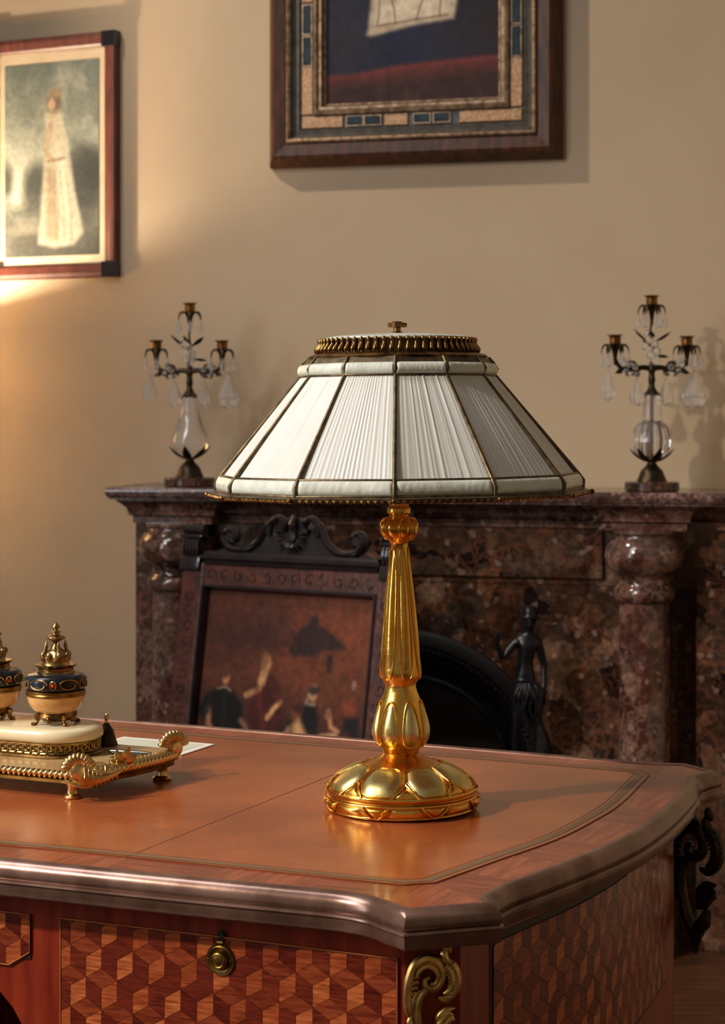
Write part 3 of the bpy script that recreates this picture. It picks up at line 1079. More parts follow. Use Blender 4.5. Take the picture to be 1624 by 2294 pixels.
def pads_on(z0, z1, nn, ph0, hw, h, name, taper, m='gold', rr=.0011, square=.75):
    for k in range(nn):
        ph = R(ph0 + 360 / nn * k)
        ol = ellipse_outline(ph, rs.s_at_z(z0), rs.s_at_z(z1), R(hw), 28, taper, square)
        mb = MB()
        rs.pad(mb, ol, h, 5, -0.0006)
        q = mb.build(name, M[m], lamp, angle=60)
        mb2 = MB()
        cx, cy = ph, (rs.s_at_z(z0) + rs.s_at_z(z1)) / 2
        ln = rs.s_at_z(z1) - rs.s_at_z(z0)
        o2 = [(cx + (a - cx) * 1.08, cy + (s - cy) * (1 + .0026 / ln)) for a, s in ol]
        rs.rib(mb2, o2, rr, 0.0004, closed=True)
        mb2.build(name + '_rim', M['gold'], q, angle=60)


pads_on(0.0670, 0.1130, 7, 25.7 - 2, 18, 0.0032, 'bulb_pad', 0.45, 'gold_patina')
pads_on(0.1385, 0.2760, 6, 19, 21.5, 0.0030, 'stem_flute', -0.12, 'gold', .0010, .6)
pads_on(0.2870, 0.3075, 8, -4 + 22.5, 17, 0.0026, 'knob_lobe', 0.0, 'gold', .0009)

# shade: twelve sides, an edge almost facing the camera
NS = 12
PH0 = R(-2.3)


def vpt(k, r, z):
    a = PH0 + 2 * PI * k / NS
    return Vector((r * math.sin(a), -r * math.cos(a), z))


ZR, Z1, Z2, Z3, Z4 = 0.3395, 0.3555, 0.4605, 0.4735, 0.4795
R1, R2 = 0.1910, 0.1040


def panel(k, z0, r0, z1, r1, disp, nu, nv, inset=0.0):
    a0, a1, b0, b1 = vpt(k, r0, z0), vpt(k + 1, r0, z0), vpt(k, r1, z1), vpt(k + 1, r1, z1)
    nrm = (a1 - a0).cross(b0 - a0).normalized()
    mb = MB()

    def f(u, v):
        p = a0.lerp(a1, u).lerp(b0.lerp(b1, u), v)
        return p + nrm * disp(u, v)
    mb.grid(f, nu, nv)
    a_, b_ = [a0 - nrm * 0.0025, a1 - nrm * 0.0025], [b0 - nrm * 0.0025, b1 - nrm * 0.0025]
    mb.add([a_[0], a_[1], b_[1], b_[0]], [(0, 1, 2, 3)])
    return mb


for k in range(NS):
    rr_ = random.Random(k + 3)
    ph_ = [(rr_.uniform(0, 6.28), rr_.uniform(7, 26), rr_.uniform(.2, 1), rr_.uniform(-1.5, 1.5)) for _ in range(7)]

    def pleat(u, v):
        s = sum(a * math.sin(2 * PI * fq * u + p + d * v) for p, fq, a, d in ph_) / 4
        e = math.sin(PI * u) ** .3 if 0 < u < 1 else 0
        return 0.00055 * (s + 0.4 * abs(s)) * e + 0.0010 * e * math.sin(PI * v) ** .5
    panel(k, Z1, R1 * .985, Z2, R2, pleat, 110, 5).build('shade_panel', M['shade'], lamp, angle=180)

    def wr(seed):
        q = random.Random(seed)
        pp = [(q.uniform(0, 6.28), q.uniform(8, 30), q.uniform(.3, 1), q.uniform(-6, 6)) for _ in range(6)]

        def g(u, v):
            s = sum(a * math.sin(2 * PI * fq * u + p + d * v) for p, fq, a, d in pp) / 3
            e = max(0, math.sin(PI * v)) ** .45
            eu = min(1, min(u, 1 - u) / .03) ** .5
            return (0.0048 * e + 0.00035 * s * e) * eu
        return g
    panel(k, ZR, 0.1945, Z1, 0.1905, wr(k + 50), 44, 8).build('lower_tile', M['tile'], lamp, angle=180)
    panel(k, Z2, 0.1045, Z3, 0.1015, wr(k + 90), 34, 8).build('upper_tile', M['tile'], lamp, angle=180)
    # cames along the edges
    mb = MB()
    mb.tube([vpt(k, 0.1965, ZR), vpt(k, 0.1970, (ZR + Z1) / 2), vpt(k, R1, Z1), vpt(k, R2, Z2), vpt(k, 0.1065, (Z2 + Z3) / 2), vpt(k, 0.1025, Z3), vpt(k, 0.0975, Z4)], [.0021, .0023, .0023, .0020, .0020, .0018, .0015], 8)
    mb.build('edge_came', M['came'], lamp, angle=60)
for r_, z_, w_ in ((0.1915, Z1, .0014), (R2 + .001, Z2, .0013), (0.1965, ZR, .0016)):
    MB().tube([vpt(k, r_, z_) for k in range(NS)], w_, 8, closed=True).build('ring_came', M['came'], lamp, angle=60)
# flared gilt rim with a rope of small leaves
mb = MB()
for k in range(NS):
    a, b = vpt(k, 0.1960, ZR), vpt(k + 1, 0.1960, ZR)
    c_, d_ = vpt(k, 0.2050, ZR - 0.0022), vpt(k + 1, 0.2050, ZR - 0.0022)
    e_, f_ = vpt(k, 0.2035, ZR - 0.0060), vpt(k + 1, 0.2035, ZR - 0.0060)
    g_, h_ = vpt(k, 0.1930, ZR - 0.0045), vpt(k + 1, 0.1930, ZR - 0.0045)
    mb.add([a, b, d_, c_, f_, e_, h_, g_], [(0, 1, 2, 3), (3, 2, 4, 5), (5, 4, 6, 7), (7, 6, 1, 0)])
mb.build('rim_band', M['came'], lamp, smooth=False)
mb = MB()
for k in range(NS):
    for q in range(15):
        p = vpt(k, 0.2042, ZR - 0.0048).lerp(vpt(k + 1, 0.2042, ZR - 0.0048), (q + .5) / 15)
        t = (vpt(k + 1, 1, 0) - vpt(k, 1, 0)).normalized()
        mb.tube([p - t * .0030 + Vector((0, 0, .0013)), p, p + t * .0030 - Vector((0, 0, .0013))], [.0008, .0022, .0008], 6)
tag(mb.build('rim_rope', M['bronze'], lamp), kind='stuff')
mb = MB()
for k in range(NS):
    p = vpt(k, 0.2060, ZR - 0.004)
    mb.ball(p, .0032, 8, 6, (1, 1, .9))
tag(mb.build('rim_boss', M['bronze'], lamp), kind='stuff')
# collar and fluted gallery
mb = MB()
for k in range(NS):
    mb.add([vpt(k, 0.1020, Z3), vpt(k + 1, 0.1020, Z3), vpt(k + 1, 0.0975, Z4), vpt(k, 0.0975, Z4)], [(0, 1, 2, 3)])
mb.build('collar', M['came'], lamp, smooth=False)
mb = MB()
mb.lathe([(0.080, 0.4790), (0.0945, 0.4792), (0.0965, 0.4805), (0.0945, 0.4825), (0.0905, 0.4835), (0.0870, 0.4850), (0.080, 0.4850)], 96, mod=lambda a, i: 1 + .004 * math.sin(24 * a + 1) if i < 5 else 1, cap=False)
mb.build('gallery_flange', M['bronze'], lamp, angle=60)
mb = MB()
mb.lathe([(0.0840, 0.4845), (0.0835, 0.4880), (0.0815, 0.4940), (0.0822, 0.4985), (0.0800, 0.5000), (0.0770, 0.4990)], 96, cap=False)
mb.build('gallery_wall', M['came'], lamp, angle=60)
fl = None
for q in range(64):
    a = 2 * PI * q / 64
    if fl is None:
        mb = MB()
        pts = cr([(0, -0.0868, 0.4850), (0.0006, -0.0868, 0.4885), (0.0014, -0.0838, 0.4935), (0.0012, -0.0835, 0.4975), (-.0004, -0.0825, 0.5000)], 3)
        mb.tube(pts, [.0010, .0018, .0022, .0024, .0022, .0020, .0018, .0018, .0020, .0024, .0026, .0022, .0010][:len(pts)], 6)
        fl = mb.build('gallery_flute', M['bronze'], lamp, angle=60)
    else:
        o = fl.copy()
        COL.objects.link(o)
        o.rotation_euler = (0, 0, a)
mb = MB()
mb.lathe([(0.0810, 0.4970), (0.0800, 0.5010), (0.0700, 0.5032), (0.0450, 0.5050), (0.0150, 0.5058), (0.0001, 0.5060)], 48)
mb.build('cap_disc', M['tile'], lamp, angle=60)
mb = MB()
mb.lathe([(0.0075, 0.5050), (0.0070, 0.5068), (0.0040, 0.5085), (0.0038, 0.5120), (0.0062, 0.5135), (0.0064, 0.5175), (0.0050, 0.5190), (0.0001, 0.5192)], 20)
mb.tube([(-0.0105, 0, 0.5152), (-0.0085, 0, .5152), (0.0085, 0, 0.5152), (0.0105, 0, 0.5152)], [.0020, .0026, .0026, .0020], 10)
mb.tube([(0, -0.0098, 0.5152), (0, .0098, .5152)], .0024, 10)
mb.build('finial', M['bronze'], lamp)
mb = MB()
for k in range(3):
    a = 2 * PI * k / 3 + .4
    mb.tube([(0.004 * math.sin(a), -.004 * math.cos(a), 0.486), (0.081 * math.sin(a), -.081 * math.cos(a), 0.486)], .002, 6)
mb.tube([(0, 0, 0.35), (0, 0, 0.508)], .0035, 8)
mb.build('shade_carrier', M['gold_dark'], lamp)

# ------------------------------------------------------------------ the inkstand
INK = Vector((-0.393, 2.244))
stand = thing('inkstand', 'onyx and gilt desk inkstand with shell corners and rope edge on the leather', 'inkstand', (INK.x, INK.y, TOP + 0.0008), DA)
tray = [(-0.172, 0.042), (-0.142, -0.104), (0.142, -0.104), (0.158, -0.075), (0.168, -0.035), (0.174, 0.005), (0.174, 0.040), (0.150, 0.075), (-0.150, 0.075)]
MB().prism(offset(tray, -0.003), 0.019, 0.029).build('tray', M['onyx_tray'], stand, smooth=False)
MB().sweep(tray, [(-0.004, 0.016), (0.001, 0.0165), (0.002, 0.020), (0.0, 0.0215), (-.004, .0215)]).build('tray_band', M['brass_old'], stand, smooth=False)
tb = []
for i in range(len(tray)):
    a, b = Vector(tray[i]), Vector(tray[(i + 1) % len(tray)])
    kk = max(1, round((b - a).length / 0.0068))
    for q in range(kk):
        tb.append((a.lerp(b, (q + .5) / kk), (b - a).normalized()))
rope = None
for p, t in tb:
    if p.y > 0.07 and abs(p.x) < .14:
        continue
    side_edge = p.x > 0.15
    sc = 1.7 if side_edge else 1.0
    if rope is None:
        mb = MB()
        mb.tube([(-0.0042, 0.002, -0.0030), (-.002, -.0012, -.0012), (0.0, -.0022, .0004), (.002, -.0012, .002), (0.0042, 0.002, 0.0036)], [.0012, .0028, .0033, .0028, .0012], 8)
        rope = mb.build('rope_bead', M['brass_pale'], stand, angle=60)
        o = rope
    else:
        o = rope.copy()
        COL.objects.link(o)
    o.location = (p.x, p.y, 0.0255 + (0.003 if side_edge else 0))
    o.rotation_euler = (0, 0, math.atan2(t.y, t.x))
    o.scale = (sc * .9, sc, sc)


def shell(at, rz, name='shell_corner', s=1.0, tail=True):
    """a fluted scallop curling over the corner with a scaly tail"""
    mb = MB()
    for q in range(11):
        a = R(-75 + 15 * q)
        pts = [(0.003 * math.sin(a), 0.0, 0.003 * math.cos(a)), (0.010 * math.sin(a), -0.0045, 0.002 + 0.011 * math.cos(a)), (0.0165 * math.sin(a), -0.0025, 0.002 + 0.0165 * math.cos(a)), (0.018 * math.sin(a), 0.002, 0.002 + 0.018 * math.cos(a))]
        mb.tube(cr(pts, 3), [.001, .0014, .0018, .0021, .0024, .0026, .0027, .0026, .0018, .001][:10], 7)
    mb.ball((0, -0.003, 0.001), 0.0105, 14, 8, (1, .45, 1))
    if tail:
      mb.tube(cr([(0.004, -0.006, -.002), (0.016, -0.007, -0.005), (0.030, -0.004, -0.004), (0.046, 0.002, 0.001)], 5), [.0118 - .0007 * i for i in range(16)], 10)
    for q in range(9 if tail else 0):
        x = 0.006 + .0042 * q
        r_ = .0116 - .00105 * q
        mb.tube([(x, -0.0065 + .0002 * q * q * .6 + r_ * math.cos(a) * .96, -.0025 - .001 * min(q, 3) + r_ * math.sin(a)) for a in [PI + 2 * PI * i / 10 for i in range(11)]], .0010, 5)
    if tail:
      mb.tube(cr([(-.014, -.004, -.006), (-.004, -.009, -.011), (.008, -.010, -.013), (.018, -.006, -.011)], 4), .0018, 7)
    o = mb.build(name, M['brass_pale'], stand, angle=60)
    o.location = at
    o.rotation_euler = (0, 0, rz)
    o.scale = (s, s, s)
    return o


shell((0.141, -0.107, 0.030), R(35), s=1.05)
shell((0.174, 0.040, 0.035), R(62), s=1.05, tail=False)
shell((-0.141, -0.107, 0.030), R(-30), s=1.05)
for x, y in ((0.126, -0.096), (-0.126, -0.096), (0.162, 0.036), (-0.162, 0.036)):
    mb = MB()
    mb.lathe([(0.001, 0), (0.0105, 0), (0.0112, 0.0018), (0.009, 0.0036), (0.0062, 0.005), (0.0055, 0.009), (0.0062, 0.013), (0.0085, 0.0165), (.0085, .019)], 20, (x, y, 0))
    mb.build('foot', M['brass_pale'], stand)
# vine leaf on the right-hand edge
mb = MB()


def leaf5(c, sz, tilt):
    """five-lobed leaf standing on the edge, turned to the front right"""
    e1 = Vector((0.80, 0.45, 0.1)).normalized()
    e2 = Vector((0.18, -0.25, 0.95)).normalized()
    for q, (ang, ln) in enumerate([(-85, .8), (-42, 1), (0, 1.15), (42, 1), (85, .8)]):
        a = R(ang) + tilt
        d = e2 * math.cos(a) + e1 * math.sin(a)
        nn_ = e1.cross(e2)
        mb.tube([Vector(c), Vector(c) + d * sz * ln * .35 + nn_ * .0022, Vector(c) + d * sz * ln * .7 + nn_ * .0012, Vector(c) + d * sz * ln], [.0015, .0050, .0042, .0006], 8, flat=(.35, 1), fdir=nn_)


leaf5((0.163, -0.055, 0.033), 0.019, R(25))
mb.tube(cr([(0.139, -0.070, .033), (0.150, -0.075, .036), (0.160, -0.082, .034), (0.163, -0.088, .026), (0.159, -0.090, .021)], 4), .0019, 7)
mb.tube(cr([(0.156, -0.060, .036), (0.146, -0.050, .033), (0.142, -0.042, .036), (0.147, -0.036, .036), (0.152, -.040, .034)], 4), .0014, 7)
mb.tube(cr([(0.165, -0.050, .034), (0.163, -0.030, .035), (0.160, -0.010, .035)], 4), .0016, 7)
mb.build('vine_leaf', M['brass_pale'], stand, angle=60)


def stadium(hl, hw, n=14):
    out = []
    for q in range(n + 1):
        a = -PI / 2 + PI * q / n
        out.append((hl - hw + hw * math.cos(a), hw * math.sin(a)))
    for q in range(n + 1):
        a = PI / 2 + PI * q / n
        out.append((-(hl - hw) + hw * math.cos(a), hw * math.sin(a)))
    return out


sd = stadium(0.093, 0.046)
MB().prism(offset(sd, -0.003), 0.029, 0.046).build('plinth_core', M['brass_old'], stand)
mb = MB()
mb.sweep(sd, [(-0.012, 0.046), (0.001, 0.0462), (0.0036, 0.049), (0.0042, 0.053), (0.003, 0.058), (0.0, 0.0605), (-0.008, 0.0615), (-0.010, .0612)])
mb.prism(offset(sd, -0.009), 0.0605, 0.0616)
mb.build('plinth', M['onyx'], stand, angle=50)
mb = MB()
mb.sweep(sd, [(-.001, .029), (0.003, 0.0295), (0.004, .0315), (.002, .033), (-.002, .033)])
mb.sweep(sd, [(-.001, .0435), (0.0015, 0.044), (0.002, .0455), (-.002, .0465)])
mb.build('plinth_moulding', M['brass'], stand)
sd2 = offset(sd, -0.0015)
tot = []
for i in range(len(sd2)):
    a, b = Vector(sd2[i]), Vector(sd2[(i + 1) % len(sd2)])
    kk = max(1, round((b - a).length / 0.010))
    for q in range(kk):
        if (b - a).length > .008 or i % 2 == 0:
            tot.append((a.lerp(b, (q + .5) / kk), math.atan2((b - a).y, (b - a).x)))
ko = None
for p, an in tot:
    if ko is None:
        mb = MB()
        mb.tube([(-.0040, -.0012, .0345), (-.0040, -.0016, .0425), (.0000, -.0018, .0432), (.0014, -.0018, .0428), (.0014, -.0016, .0375), (-.0016, -.0016, .0370), (-.0016, -.0014, .0345), (.0048, -.0014, .0345)], .0010, 6)
        mb.ball((0.0036, -.0012, .0395), .0014, 6, 5)
        ko = mb.build('fret_motif', M['brass'], stand)
        o = ko
    else:
        o = ko.copy()
        COL.objects.link(o)
    o.location = (p.x, p.y, 0)
    o.rotation_euler = (0, 0, an)


def inkwell(loc, rz, label):
    t = thing('inkwell', label, 'inkwell', loc, rz, 'inkwells on the onyx stand')
    q = lambda cy: (820 - cy) * 0.0001575
    mb = MB()
    mb.lathe([(0.001, q(790)), (0.016, q(790)), (0.0215, q(760)), (0.0200, q(728))], 32)
    for k in range(4):
        a = R(20 + 90 * k)
        s_, c_ = math.sin(a), -math.cos(a)
        mb.tube(cr([(0.017 * s_, 0.017 * c_, q(745)), (0.0245 * s_, 0.0245 * c_, q(750)), (0.0225 * s_, .0225 * c_, q(785)), (0.0265 * s_, 0.0265 * c_, q(808)), (0.0295 * s_, .0295 * c_, q(802))], 3), [.002, .0028, .003, .0028, .0026, .0024, .0022, .0022, .0024, .0026, .0028, .0028, .0018][:13], 8)
        a2 = a + R(45)
        mb.ball((0.0205 * math.sin(a2), -.0205 * math.cos(a2), q(772)), .0042, 10, 8)
    mb.build('footed_base', M['bronze'], t)
    MB().lathe(smooth_prof([(0.0170, q(735)), (0.0255, q(712)), (0.0305, q(670)), (0.0330, q(615)), (0.0332, q(600))]), 40).build('bowl', M['onyx_warm'], t, angle=60)
    MB().lathe([(0.0310, q(606)), (0.0342, q(604)), (0.0346, q(592)), (0.0338, q(584)), (0.0344, q(574)), (0.0342, q(564)), (0.0325, q(560))], 40).build('band', M['brass_old'], t)
    MB().lathe(smooth_prof([(0.0322, q(560)), (0.0340, q(548)), (0.0352, q(515)), (0.0350, q(485)), (0.0325, q(458)), (0.0280, q(446)), (0.0215, q(440))], 3), 48).build('enamel_shoulder', M['enamel'], t, angle=60)
    mb = MB()
    for k in range(6):
        a = R(-8 + 60 * k + 30)
        P = []
        for j in range(15):
            u = j / 14
            aa = a + R(20) * math.cos(u * 2 * PI) * (1 - .3 * u)
            P.append((0.0356 * math.sin(aa), -0.0356 * math.cos(aa), q(508) + 0.0055 * math.sin(u * 2 * PI)))
        mb.tube(P, .0008, 5)
        a0 = R(-8 + 60 * k)
        mb.tube([(0.0356 * math.sin(a0 + R(5.5) * math.cos(x)), -0.0356 * math.cos(a0 + R(5.5) * math.cos(x)), q(512) + .0048 * math.sin(x)) for x in [2 * PI * i / 12 for i in range(12)]], .0009, 5, closed=True)
    mb.build('scrollwork', M['brass'], t)
    for k in (0, 3):
        a = R(-8 + 60 * k)
        MB().ball((0.0350 * math.sin(a), -0.0350 * math.cos(a), q(512)), .0025, 10, 8).build('jewel', M['jewel'], t)
    MB().lathe([(0.0215, q(442)), (0.0215, q(428)), (0.0200, q(420)), (0.0205, q(405)), (0.019, q(398))], 32).build('neck', M['brass'], t)
    mb = MB()
    mb.lathe([(0.018, q(402)), (0.0225, q(392)), (0.0238, q(378)), (0.0215, q(376)), (0.0150, q(386))], 64, mod=lambda a, i: 1 + (.05 * math.cos(14 * a) if i in (1, 2) else 0))
    mb.lathe(smooth_prof([(0.0165, q(392)), (0.0150, q(360)), (0.0158, q(325)), (0.0125, q(290)), (0.0070, q(265)), (.004, q(240)), (0.0036, q(222)), (.0062, q(208)), (0.0105, q(190)), (0.0098, q(175)), (0.0050, q(163)), (0.0040, q(150)), (0.0062, q(143)), (0.0060, q(137)), (0.0030, q(131)), (0.0028, q(120)), (0.0055, q(108)), (0.0040, q(92)), (0.0008, q(72))], 3), 28, mod=lambda a, i: 1 + (.10 * math.cos(8 * a) if 3 < i < 10 else (.07 * math.cos(10 * a) if 20 < i < 28 else 0)))
    for k in range(8):
        a = R(12 + 45 * k)
        s_, c_ = math.sin(a), -math.cos(a)
        mb.ball((0.0150 * s_, .0150 * c_, q(310)), .0034, 8, 6, (1, 1, 1.2))
        if k % 2 == 0:
            mb.tube([(0.0138 * s_, .0138 * c_, q(300)), (0.0118 * s_, .0118 * c_, q(262)), (0.0114 * s_, .0114 * c_, q(245)), (0.0112 * s_, .0112 * c_, q(225)), (0.0112 * s_, .0112 * c_, q(205))], [.0028, .0018, .0026, .0014, .0004], 8)
    mb.build('lid', M['brass'], t, angle=60)
    return t


def ink_at(u, v, z):
    c_, s_ = math.cos(DA), math.sin(DA)
    return (INK.x + u * c_ - v * s_, INK.y + u * s_ + v * c_, TOP + 0.0003 + z)


inkwell(ink_at(0.041, 0, 0.0616 - .0000), 0.2, 'onyx and blue enamel inkwell standing nearest the lamp, whole in view')
inkwell(ink_at(-0.048, 0, 0.0616), 0.9, 'onyx and enamel inkwell at the far left, cut by the picture edge')

# pen and small bell on the tray, card underneath
pen = thing('dip_pen', 'dark steel dip pen lying across the right of the inkstand tray', 'pen', ink_at(0.112, 0.010, 0.0292), DA + R(8))
MB().tube([(-0.004, 0, 0.004), (0.0, 0, .004), (0.034, 0, 0.0035), (0.048, 0, 0.003)], [.0024, .003, .003, .0022], 10).build('holder', M['steel'], pen)
MB().tube([(0.046, 0, 0.003), (0.056, 0, .0028), (0.064, 0, 0.0026)], [.0021, .0022, .0003], 8, flat=(1, .5), fdir=(0, 1, 0)).build('nib', M['ink_dark'], pen)
bell = thing('desk_bell', 'small dark bronze bell with a bright knob behind the onyx plinth', 'bell', ink_at(0.072, 0.060, 0.0292), 0)
MB().lathe(smooth_prof([(0.0135, 0.0), (0.0130, 0.003), (0.0105, 0.010), (0.0085, 0.018), (0.0045, 0.024), (0.0030, 0.027)]), 24).build('dome', M['cand_iron'], bell)
MB().lathe(smooth_prof([(0.0030, 0.026), (0.0018, 0.029), (0.0030, 0.033), (0.0026, 0.036), (0.0004, 0.0385)]), 16).build('knob', M['brass_pale'], bell)
card = thing('paper_card', 'white bordered card lying on the leather behind the inkstand', 'card', (0, 0, TOP + 0.0007), 0)
cw = Vector((-0.188, 2.44))
card.location = (cw.x, cw.y, TOP + 0.0007)
card.rotation_euler = (0, 0, DA)
MB().box(-0.135, 0.0, -0.085, 0.0, 0, 0.0012).build('sheet', M['paper'], card, smooth=False)
MB().box(-0.128, -0.010, -0.078, -0.010, 0.0012, 0.0015).build('panel', M['paper_in'], card, smooth=False)

# ------------------------------------------------------------------ fireplace
ORG = Vector((FP.x, FP.y, 0))
fire = thing('fireplace', 'brown breccia marble fireplace with columns and a black arched opening', 'fireplace', ORG, YAW)
SX0, SX1 = -0.678, 0.95
SH = 1.0134
ftop = SH - 0.029
mb = MB()


def u_path(x0, x1, yf, yb=0.185):
    return [(x0, yb), (x0, yf), (x1, yf), (x1, yb)]


mb.sweep(u_path(SX0, SX1, -0.14), [(-0.012, SH - .001), (-0.012, SH), (-0.004, SH), (0.0, SH - 0.004), (0.001, SH - 0.012), (-0.003, SH - 0.022), (-0.010, SH - 0.027), (-0.014, ftop), (-0.016, ftop + .002)], closed=False)
mb.prism([(SX0 + .008, .185), (SX0 + .008, -.132), (SX1 - .008, -.132), (SX1 - .008, .185)], ftop + .001, SH - .0006)
mb.build('mantelshelf', M['marble_shelf'], fire)
mb = MB()
for xa, xb, yf in ((-0.645, 0.92, -0.02), (-0.630, -0.436, -0.085), (0.458, 0.650, -0.085)):
    mb.sweep(u_path(xa, xb, yf), [(-0.012, ftop), (0.030, ftop), (0.030, ftop - .004), (0.022, ftop - .010), (0.012, ftop - .020), (0.008, ftop - .032), (0.010, ftop - .036), (0.0, ftop - .040), (0.0, ftop - .056), (-0.012, ftop - 0.056)], closed=False)
    mb.box(xa + .006, xb - .006, yf + .006, .18, ftop - .0555, ftop - .001)
mb.build('bed_moulding', M['marble_red'], fire)
# frieze with a raised lower line
mb = MB()
mb.box(-0.60, 0.90, 0.0, 0.185, 0.80, ftop - .04)
mb.box(-0.458, 0.458, -0.012, 0.0, 0.815, ftop - .056, .003)
mb.build('frieze', M['marble'], fire, smooth=False)
# arched slab
RA = 0.350
ZS = 0.339
arc = [(RA * math.cos(R(a)), ZS + RA * math.sin(R(a))) for a in range(0, 181, 6)]
poly = [(0.62, 0.0), (0.62, 0.80), (-0.656, 0.80), (-0.656, 0.0), (-RA, 0.0)] + [(x, z) for x, z in reversed(arc)] + [(RA, 0.0)]
MB().prism_y(poly, 0.004, 0.10).build('arched_slab', M['marble'], fire, smooth=False, tri=True)
MB().box(0.662, 0.93, 0.0, 0.185, 0.0, 0.80, .004).build('outer_jamb', M['marble'], fire, smooth=False)
MB().box(0.60, 0.67, 0.05, 0.185, 0.0, 0.82).build('jamb_recess', M['marble'], fire, smooth=False)
MB().box(-0.645, -0.50, -0.03, 0.185, 0.0, ftop - .05).build('left_return', M['marble_red'], fire, smooth=False)
for sx in (-1, 1):
    mb = MB()
    cx, cy = (0.556 if sx > 0 else -0.533), -0.060
    pr = [(0.066, 0.0), (0.066, 0.10), (0.060, 0.11), (0.0575, 0.13), (0.0565, 0.50), (0.0545, 0.776)]
    mb.lathe(pr, 40, (cx, cy, 0))
    mb.build('column_shaft', M['marble_red'], fire)
    mb = MB()
    cp = [(0.050, 0.770), (0.0610, 0.774), (0.0660, 0.782), (0.0675, 0.792), (0.0640, 0.803), (0.0575, 0.810), (0.0560, 0.818), (0.0570, 0.826), (0.0660, 0.834), (0.0790, 0.846), (0.0855, 0.862), (0.0865, 0.876), (0.0830, 0.892), (0.0760, 0.905), (0.0680, 0.913), (0.0665, 0.918), (0.0700, 0.921), (0.0700, 0.929)]
    mb.lathe(smooth_prof(cp, 2), 44, (cx, cy, 0))
    mb.build('capital', M['marble_red'], fire, angle=50)
# black cast-iron insert
mb = MB()
prof_i = [(RA + .002, 0.0), (RA + .001, -0.012), (RA - .012, -.016), (RA - .030, -.014), (RA - .036, -.006), (RA - .046, -.006), (RA - .052, 0.004), (RA - .064, 0.012), (RA - .068, 0.09)]
k = len(prof_i)
vs, fs = [], []
angs = [(1, 0.0)] + [(2, a) for a in range(0, 181, 5)] + [(3, 0.0)]
for kind_, a in angs:
    for r_, y_ in prof_i:
        if kind_ == 1:
            vs.append((r_, y_, 0.0))
        elif kind_ == 3:
            vs.append((-r_, y_, 0.0))
        else:
            vs.append((r_ * math.cos(R(a)), y_, ZS + r_ * math.sin(R(a))))
for i in range(len(angs) - 1):
    for q in range(k - 1):
        fs.append((i * k + q, (i + 1) * k + q, (i + 1) * k + q + 1, i * k + q + 1))
mb.add(vs, fs)
mb.build('arch_surround', M['iron'], fire)
mb = MB()
for q in range(70):
    a = R(2 + 176 * q / 69)
    r_ = RA - .041
    mb.ball((r_ * math.cos(a), -.008, ZS + r_ * math.sin(a)), .0042, 7, 5)
tag(mb.build('arch_beading', M['black_bronze'], fire), kind='stuff')
mb = MB()
ri = RA - .066
MB().prism_y([(ri, 0.0)] + [(ri * math.cos(R(a)), ZS + ri * math.sin(R(a))) for a in range(0, 181, 6)] + [(-ri, 0)], 0.085, 0.10).build('fireback', M['ink_dark'], fire, smooth=False, tri=True)
MB().tube([(.235 * math.cos(R(a)), .07, ZS + .235 * math.sin(R(a))) for a in range(0, 181, 6)], .006, 8).build('inner_arch_bead', M['iron'], fire)

# ------------------------------------------------------------------ black statuette on its stand
SP = Vector(((1182 - 812) / 4300 * 4.20, 4.20))
S0 = 0.41
stat = thing('statuette', 'small black bronze figure in a cap with one arm raised before the hearth', 'statuette', (SP.x, SP.y, 0), R(-6))
mb = MB()
mb.lathe(smooth_prof([(0.105, 0.0), (0.100, 0.05), (0.070, 0.12), (0.055, 0.2), (0.062, 0.28), (0.080, 0.32), (0.075, 0.345)], 3), 24)
mb.lathe(smooth_prof([(0.080, 0.345), (0.070, 0.37), (0.055, 0.395), (0.042, S0 + .004)], 3), 20, mod=lambda a, i: 1 + .06 * math.sin(5 * a + i))
mb.build('pedestal', M['black_bronze'], stat)
sc = 0.35 / 810


def J(cx, cy, y=0.0):
    return Vector(((cx - 630) * sc, y, S0 + (1430 - cy) * sc))


jv, je, jr = [], [], []


def node(p, r, par=None):
    jv.append(p)
    jr.append(r * 1.22)
    if par is not None:
        je.append((par, len(jv) - 1))
    return len(jv) - 1


pel = node(J(612, 985), .0165)
wa = node(J(616, 915, .001), .0130, pel)
ch = node(J(626, 840, .0), .0165, wa)
uch = node(J(630, 790, .002), .0150, ch)
nk = node(J(634, 752, .001), .0068, uch)
jaw = node(J(638, 722, -.003), .0092, nk)
hd = node(J(640, 690, 0), .0128, jaw)
crn = node(J(642, 655, .001), .0110, hd)
nose = node(J(634, 700, -.0148), .0022, hd)
for sg in (-1, 1):
    node(J(640 + sg * 31, 695, .002), .0022, hd)
# raised arm, viewer's left
sh = node(J(578, 792, .002), .0092, uch)
el = node(J(500, 878, -.012), .0070, sh)
wr_ = node(J(478, 800, -.026), .0050, el)
pm = node(J(480, 772, -.029), .0052, wr_)
for i, (dx, dy_, ln) in enumerate([(-14, -.004, 20), (-6, -.005, 28), (2, -.005, 30), (9, -.004, 26), (15, -.001, 16)]):
    f1 = node(J(480 + dx, 772 - ln * .6, -.029 + dy_ * .5), .0019, pm)
    node(J(480 + dx * 1.1 + 5, 772 - ln, -.029 + dy_), .0016, f1)
# lowered arm
sh2 = node(J(684, 796, .002), .0092, uch)
el2 = node(J(712, 915, .008), .0070, sh2)
wr2 = node(J(712, 1015, -.004), .0050, el2)
pm2 = node(J(710, 1042, -.008), .0052, wr2)
for i, (dx, dy_, ln) in enumerate([(-12, -.005, 20), (-5, -.006, 28), (2, -.005, 30), (8, -.003, 26), (14, -.002, 18)]):
    f1 = node(J(710 + dx, 1042 + ln * .6, -.008 + dy_), .0019, pm2)
    node(J(710 + dx, 1042 + ln, -.010 + dy_ * .5), .0016, f1)
